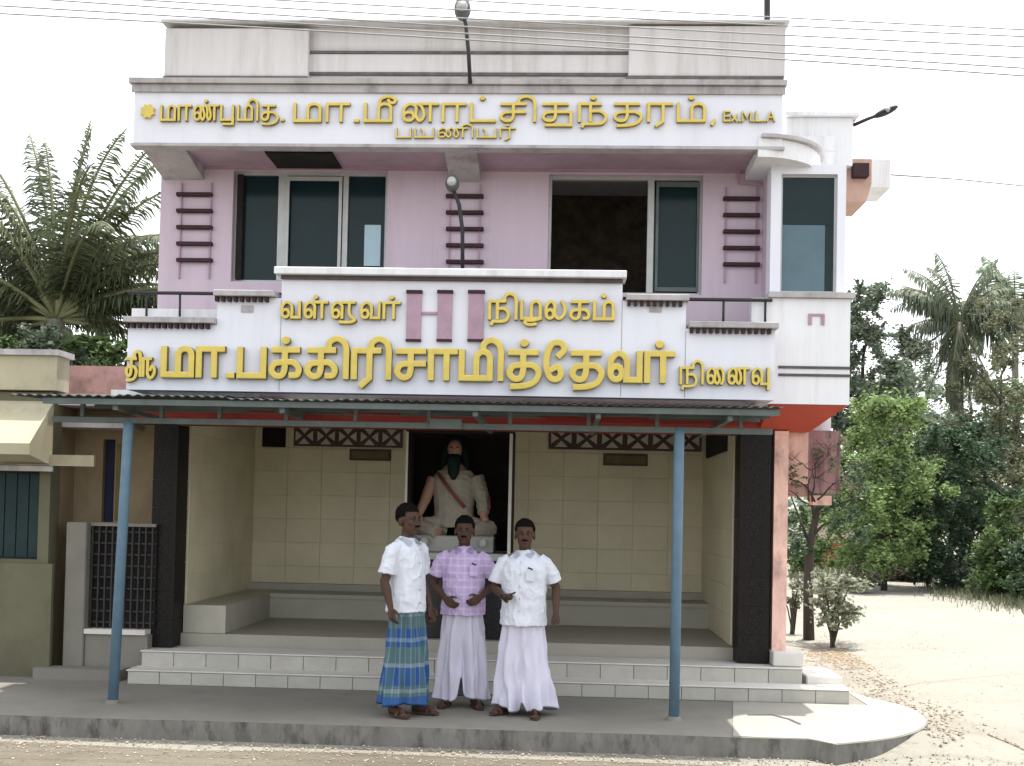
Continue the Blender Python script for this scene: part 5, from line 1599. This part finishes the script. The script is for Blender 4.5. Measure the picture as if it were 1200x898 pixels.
def palm(label, crown_px, Y, base_z, L, nf, seed, dirs=None, hang=.6, nuts=True, group='coconut palms', m='palmleaf', lw=.035, ll=.55, nleaf=46):
    rs = random.Random(seed)
    C = P(*crown_px, Y)
    root = thing('coconut_palm', label, 'palm tree', (C.x, C.y, base_z), group)
    bm = bmesh.new()
    tube(bm, [(C.x + .3 * (1 - t) ** 2, C.y, base_z + (C.z - base_z) * t) for t in [k / 10 for k in range(11)]], [.17 - .05 * k / 10 + (.05 if k == 0 else 0) for k in range(11)], 12)
    obj('trunk', bm, M['palmbark'], root, smooth=True)
    for k in range(nf):
        bl, br = bmesh.new(), bmesh.new()
        if dirs and k < len(dirs): d, ls, dp = dirs[k]
        else:
            a = k * 2.399 + rs.uniform(-.2, .2); el = rs.uniform(-.15, 1.15) if k % 2 else rs.uniform(.5, 1.35)
            d = (math.cos(a) * math.cos(el), math.sin(a) * math.cos(el), math.sin(el)); ls = rs.uniform(.8, 1.1); dp = rs.uniform(.7, 1.3)
            if d[1] < -.45: d = (d[0] * 1.6 + .2, d[1] * .25, d[2] + .1)
        frond(bl, br, C, d, L * ls, dp, rs=rs, lw=lw, ll=ll, nleaf=nleaf, hang=hang)
        fr_ = obj('frond', bl, M[m], root, recalc=False)
        obj('rib', br, M['palmrib'], fr_, smooth=True)
    bm = bmesh.new()
    for k in range(7 if nuts else 2):
        a = k * .9
        ball(bm, C + Vector((math.cos(a) * .16, math.sin(a) * .16, -.22 - .05 * (k % 2))), (.09, .09, .11), 10, 8)
    obj('coconut_cluster', bm, M['leaf_dry'], root, smooth=True)
    return root

palm('large coconut palm with ragged fronds behind the left neighbour house', (66, 375), 15.5, GZ, 3.2, 50, 4, nleaf=74, lw=.03, ll=.48, nuts=False, 
     dirs=[((math.sin(R(q)), .25 * math.sin(q * 3.1), math.cos(R(q))), (.74 + .2 * abs(math.sin(q * 7.7))), .75 + .35 * abs(math.cos(q * 1.9))) for q in (-62, -50, -38, -30, -20, -13, -4, 3, 12, 20, 27, 36, 44, 52, 63, 74)] + [((.1, 0, 1), .92, .5), ((.3, .1, 1), .93, .75), ((-.15, .1, 1), .95, .7), ((.75, 0, .8), 1.05, 1.2), ((.95, 0, .45), .95, .8), ((1, .1, .05), .9, .5),
           ((1, 0, -.1), .95, .3), ((-.6, 0, .9), 1.1, .5), ((-.9, 0, .5), 1.1, .9), ((.45, -.2, 1), 1.0, .6), ((-.3, -.3, 1), .9, .6), ((-1, .1, .1), 1.0, .9), ((.6, .3, .6), .9, 1.2)])
palm('lower coconut palm crown at the left edge, half outside the picture', (4, 395), 17, GZ, 2.8, 34, 33, nleaf=54, lw=.045)
palm('haze-tinted far coconut palm with drooping crown above the lane trees', (1124, 378), 36, GZ, 2.5, 40, 9, m='leaf_far2', lw=.05, ll=.75, nleaf=40, hang=1.3, nuts=False,
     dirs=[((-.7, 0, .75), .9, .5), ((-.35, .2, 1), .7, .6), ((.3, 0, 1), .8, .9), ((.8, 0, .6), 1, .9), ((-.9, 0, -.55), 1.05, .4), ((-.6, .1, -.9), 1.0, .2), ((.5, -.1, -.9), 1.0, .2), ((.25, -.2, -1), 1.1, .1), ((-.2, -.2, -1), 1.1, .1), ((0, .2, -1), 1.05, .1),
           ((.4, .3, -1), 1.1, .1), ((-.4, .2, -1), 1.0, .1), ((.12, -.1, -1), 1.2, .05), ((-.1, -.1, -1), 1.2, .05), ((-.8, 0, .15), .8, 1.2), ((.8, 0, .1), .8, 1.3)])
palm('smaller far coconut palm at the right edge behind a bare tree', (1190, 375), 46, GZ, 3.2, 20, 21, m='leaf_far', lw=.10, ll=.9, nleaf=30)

tree('shade_tree', 'dark green leafy tree rising behind the left neighbour house', 112, 600, 372, 14.2, 130, 'leaf_mid', 14000, .05, seed=5, low=.5)
bush('parapet_bush', 'leafy grey-green bush top right behind the cream parapet of the neighbour', 66, 470, 360, 14.0, 100, 'leaf_grey', 9000, .04, seed=55, base_z=2.2)
bush('parapet_bush', 'leafy dark bush top far left behind the cream parapet of the neighbour', 12, 470, 382, 14.0, 80, 'leaf_mid', 7000, .04, seed=56, base_z=2.2)
tree('shade_tree', 'low bushy tree at the far left behind the cream parapet', 5, 600, 378, 19, 130, 'leaf_dark', 14000, .055, seed=6, low=.4)
tree('slender_tree', 'slender grey-green tree rising close behind the right corner of the building', 1008, 680, 312, 31, 105, 'leaf_grey', 30000, .055, nclump=60, seed=12, low=.45, rad=.26)
tree('slender_tree', 'pale thin tree just right of the corner tree, top level with the balcony', 1046, 680, 366, 36, 95, 'leaf_far2', 22000, .06, nclump=40, seed=13, low=.4, rad=.28)
tree('bushy_tree', 'bright light green bushy tree in the middle of the lane thicket', 1036, 680, 458, 28, 125, 'leaf_light', 34000, .055, nclump=56, seed=14, low=.12)
tree('bushy_tree', 'broad dark green tree beside the lane, darkest of the thicket', 1112, 690, 492, 29, 150, 'leaf_dark', 30000, .055, nclump=48, seed=15, low=.06)
tree('bushy_tree', 'green tree at the right edge of the picture beside the lane', 1196, 690, 570, 26, 95, 'leaf_mid', 20000, .05, nclump=32, seed=16, low=.05)
tree('bushy_tree', 'light green crown at the right edge above the greyish tree', 1185, 660, 432, 36, 130, 'leaf_light2', 15000, .07, nclump=30, seed=17, low=.3)
tree('bushy_tree', 'dull olive half-bare tree between the dark tree and the right edge', 1168, 690, 500, 31, 90, 'leaf_dry', 9000, .06, nclump=24, seed=18, low=.15)
tree('thin_crowned_tree', 'tall thin-crowned tree near the right edge with twigs against the sky', 1172, 660, 322, 34, 130, 'leaf_dry', 9000, .06, nclump=34, seed=19, low=.35, rad=.22)
tree('bushy_tree', 'mid green tree behind the small lane tree trunk', 985, 680, 520, 48, 110, 'leaf_mid', 16000, .09, nclump=30, seed=20, low=.1)
tree('bushy_tree', 'pale green tree seen between the corner tree and the dark tree', 1035, 680, 540, 44, 120, 'leaf_light2', 16000, .085, nclump=32, seed=22, low=.1)
tree('bushy_tree', 'soft mid green tree filling the gap above the light green tree', 1075, 680, 470, 38, 130, 'leaf_light2', 24000, .065, nclump=44, seed=24, low=.25)
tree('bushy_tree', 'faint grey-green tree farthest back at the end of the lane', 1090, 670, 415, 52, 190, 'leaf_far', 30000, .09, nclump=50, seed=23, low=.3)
# small tree in front of the corner: bare dark trunk with forks
Bt = G(948, 742, -.05); Bt.z = -.15
root = thing('corner_tree', 'small dark-trunked tree growing beside the right end of the steps', 'tree', Bt)
bm = bmesh.new()
Y0 = Bt.y
tube(bm, [Bt, P(947, 690, Y0), P(949, 640, Y0), P(957, 600, Y0), P(962, 570, Y0)], [.085, .07, .062, .05, .03], 12)
for q in ([(949, 640), (940, 615), (930, 590), (918, 560)], [(957, 600), (975, 580), (988, 560), (1003, 545)], [(955, 610), (950, 585), (942, 560), (938, 535)],
          [(962, 575), (968, 550), (960, 530), (966, 510)], [(950, 630), (965, 615), (985, 608), (1000, 600)], [(975, 580), (985, 590), (1000, 585), (1012, 570)], [(942, 560), (928, 550), (924, 535), (915, 525)]):
    pp = [P(x, y, Y0 + random.uniform(-.25, .1)) for x, y in q]
    pp[0] = P(*q[0], Y0)
    tube(bm, pp, [.03, .02, .012, .004], 7)
obj('trunk', bm, M['bark'], root, smooth=True)
cs = [tuple(P(x, y, Y0 + random.uniform(-.3, .3))) for x, y in ((930, 556), (915, 550), (985, 560), (1003, 548), (968, 560), (1000, 600), (985, 610), (1010, 572), (975, 590), (930, 610), (935, 640), (1005, 625), (960, 520))]
leaves('crown', cs, [.16] * 6 + [.2] * 7, 2600, .03, M['leaf_dark'], root)
cp = thing('dry_creeper', 'bare dark twigs of a creeper spread over the pink wall piece under the orange soffit', 'creeper', P(950, 580, YP + .2))
bm = bmesh.new()
YC = YP + .2
rsx = random.Random(3)
def twig(x, y, a, L, r, lev):
    pts = [P(x, y, YC)]
    for k in range(5):
        a += rsx.uniform(-.45, .45)
        x += math.cos(a) * L / 5; y -= math.sin(a) * L / 5
        pts.append(P(x, y, YC + rsx.uniform(-.05, .03)))
    tube(bm, pts, [r * (1 - .15 * k) for k in range(6)], 5)
    if lev:
        for _ in range(3): twig(x + rsx.uniform(-3, 3), y + rsx.uniform(0, 8), a + rsx.uniform(-1.1, 1.1), L * .65, r * .55, lev - 1)
for q in ((948, 588, 1.9, 34), (952, 588, 1.3, 44), (958, 586, .9, 42), (945, 590, 2.4, 28), (955, 588, 1.6, 50)): twig(*q, .011, 2)
obj('stem', bm, M['bark'], cp, smooth=True)
leaves('leaf_mass', [tuple(P(x, y, YC - .03)) for x, y in ((930, 556), (925, 548), (985, 520), (990, 560), (975, 545), (962, 530), (998, 575), (935, 565))], [.1] * 8, 420, .022, M['leaf_dry'], cp)['kind'] = 'stuff'
bush('variegated_shrub', 'waist-high shrub of pale speckled leaves beside the small dark tree', 975, 752, 668, 15.6, 62, 'leaf_pale', 4200, .036, cat='shrub', seed=31)
bush('variegated_shrub', 'thin sprig of dry leaves between the pink column and the small tree', 928, 745, 668, 17.2, 28, 'leaf_dry', 500, .03, cat='shrub', seed=32)
# roadside undergrowth
for i, (x, by, ty, Y, w, m, lab) in enumerate(((1000, 668, 640, 36, 60, 'leaf_light', 'yellow-green bush at the far end of the lane near the small hut'),
        (945, 672, 630, 34, 60, 'leaf_mid', 'dull green bush seen behind the small dark trunk'),
        (1140, 690, 645, 28, 50, 'leaf_grey', 'pale green roadside bush at the foot of the dark tree'),
        (1178, 700, 662, 26, 60, 'leaf_mid', 'green roadside bush near the right edge'),
        (1215, 712, 630, 24, 70, 'leaf_dark', 'dark bush half outside the right edge'),
        (1060, 672, 610, 36, 60, 'leaf_light', 'light green bush behind the brown brushwood heap'),
        (1088, 682, 640, 30, 50, 'leaf_dark', 'dark low bush at the left foot of the dark tree'))):
    bush('roadside_bush', lab, x, by, ty, Y, w, m, 5000, .05, group='bushes along the lane', seed=40 + i)
# far tree line, one mass
cs, rads = [], []
for k in range(130):
    x = -60 + k * 1.25 + random.uniform(-.6, .6)
    cs.append((x, 78 + random.uniform(-3, 5), random.uniform(.5, 4.0))); rads.append(random.uniform(1.6, 3.0))
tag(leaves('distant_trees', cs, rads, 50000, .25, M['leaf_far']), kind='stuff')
for i, (x, by, ty, Y, w, m, lab) in enumerate(((1030, 676, 628, 30, 55, 'leaf_light2', 'soft green bush at the foot of the light green tree'),
        (1010, 690, 662, 27, 36, 'leaf_dry', 'dry low bush at the left edge of the lane beyond the small dark tree'),
        (1155, 698, 668, 26.5, 40, 'leaf_light2', 'low light green bush between the two taller roadside bushes'))):
    bush('roadside_bush', lab, x, by, ty, Y, w, m, 3600, .045, group='bushes along the lane', seed=70 + i)
cs, rads = [], []
for k in range(170):
    y = random.uniform(30, 52)
    x = random.choice((.45 * y + 1.5 + random.uniform(0, 28), -.62 * y - random.uniform(0, 26)))
    zz_ = random.uniform(.4, 5.2)
    cs.append((x, y, zz_)); rads.append(random.uniform(.8, 1.8))
tag(leaves('distant_woodland', cs, rads, 60000, .12, M['leaf_mid']), kind='stuff')
# hut, brick heap and brushwood heap down the lane
hp_ = P(982, 660, 41); hp_.z = GZ
hut = thing('small_hut', 'small far hut with dark thatch and red brick base at the end of the lane', 'hut', hp_)
w_ = 34 / FPX * 41
zt_, ze = P(982, 614, 41).z, P(982, 632, 41).z
obj('wall', bx(hp_.x - w_ / 2, hp_.x + w_ / 2, 41, 43, GZ, ze), M['rooftile'], hut)
obj('white_band', bx(hp_.x - w_ / 2 - .03, hp_.x + w_ / 2 + .2, 40.95, 40.995, ze - .14, ze - .02), M['ventwhite'], hut)
bm = bmesh.new()
pr = [(40.8, ze), (42, zt_), (43.2, ze)]
va = [bm.verts.new((hp_.x - w_ * .65, y, z + .003)) for y, z in pr]; vb = [bm.verts.new((hp_.x + w_ * .65, y, z + .003)) for y, z in pr]
bm.faces.new(va); bm.faces.new(vb[::-1])
for i in range(3): bm.faces.new((va[i], va[(i + 1) % 3], vb[(i + 1) % 3], vb[i]))
obj('roof', bm, M['thatch'], hut)
cs = [tuple(Vector((P(x, 672, 33).x, 33 + random.uniform(-.3, .3), GZ + random.uniform(.1, .75)))) for x in range(1030, 1092, 6)]
hb = leaves('brushwood_heap', cs, [.45] * len(cs), 7000, .05, M['thatch'], aspect=6)
tag(hb, 'heap of brown brushwood beside the far bend of the lane', 'brushwood')

# grass verge, litter, pebbles: uncountable
def scatter(name, n, area, m, size, z, label_kind='stuff', tall=False, flatstone=.6):
    bm = bmesh.new()
    rs = random.Random(hash(name) % 1000 if False else len(name) * 7 + n)
    for _ in range(n):
        x, y = area(rs)
        s = size * rs.uniform(.4, 1.5)
        zz_ = z + hgt(x, y)
        if tall:
            a = rs.uniform(0, 6.28); lean_ = rs.uniform(.1, .6)
            dx, dy = math.cos(a), math.sin(a)
            w = s * .06
            v = [bm.verts.new(p) for p in ((x - dy * w, y + dx * w, zz_), (x + dy * w, y - dx * w, zz_), (x + dx * s * lean_, y + dy * s * lean_, zz_ + s))]
            bm.faces.new(v)
        else:
            vs = []
            for (ux, uy, uz) in ((1, 0, 0), (-1, 0, 0), (0, 1, 0), (0, -1, 0), (0, 0, flatstone), (0, 0, -flatstone)):
                f = s * rs.uniform(.6, 1.2)
                vs.append(bm.verts.new((x + ux * f, y + uy * f, zz_ + uz * f)))
            for q in ((0, 2, 4), (2, 1, 4), (1, 3, 4), (3, 0, 4), (2, 0, 5), (1, 2, 5), (3, 1, 5), (0, 3, 5)): bm.faces.new([vs[i] for i in q])
    return tag(obj(name, bm, M[m]), kind='stuff')
def near_right(rs):
    while True:
        px1, py1 = rs.uniform(985, 1130), rs.uniform(745, 892)
        if rs.random() < math.exp(-((px1 - 1040 - (py1 - 800) * .6) / 55) ** 2):
            p = G(px1, py1, GZ)
            if not (p.y < 10.6 and p.x < G(1075, 850).x - .05 and p.y > KY - .02): return p.x, p.y
scatter('pebbles', 900, near_right, 'stone', .016, GZ + .008)
def lanearea(rs):
    p = G(rs.uniform(940, 1200), rs.uniform(690, 890) , GZ); return max(p.x, 2.9 if p.y > 9.5 else 3.6), p.y
scatter('lane_stones', 1100, lanearea, 'stone', .013, GZ + .012)
def roadarea(rs): return rs.uniform(-5.5, 5), KY - .03 - abs(rs.gauss(0, .35))
scatter('road_gravel', 2600, roadarea, 'stone', .009, GZ + .010)
def lit(rs):
    c = rs.choice(((985, 770, 20, 9), (1010, 772, 24, 6), (1055, 778, 30, 5), (965, 764, 22, 8)))
    p = G(rs.gauss(c[0], c[2]), rs.gauss(c[1], c[3]), GZ); return max(p.x, 2.75), p.y
scatter('leaf_litter', 1500, lit, 'straw', .018, GZ + .01, flatstone=.15)
def verge(rs):
    t = rs.random(); x = 1085 + 150 * t; y = 690 + 26 * t
    p = G(x + rs.gauss(0, 6), y + rs.gauss(0, 5), GZ); return p.x, p.y
scatter('dry_grass', 2600, verge, 'leaf_dry', .16, GZ, tall=True)
def verge2(rs):
    p = G(rs.uniform(925, 1090), rs.uniform(664, 682), GZ); return p.x, p.y
scatter('dry_grass', 2500, verge2, 'leaf_dry', .22, GZ, tall=True)
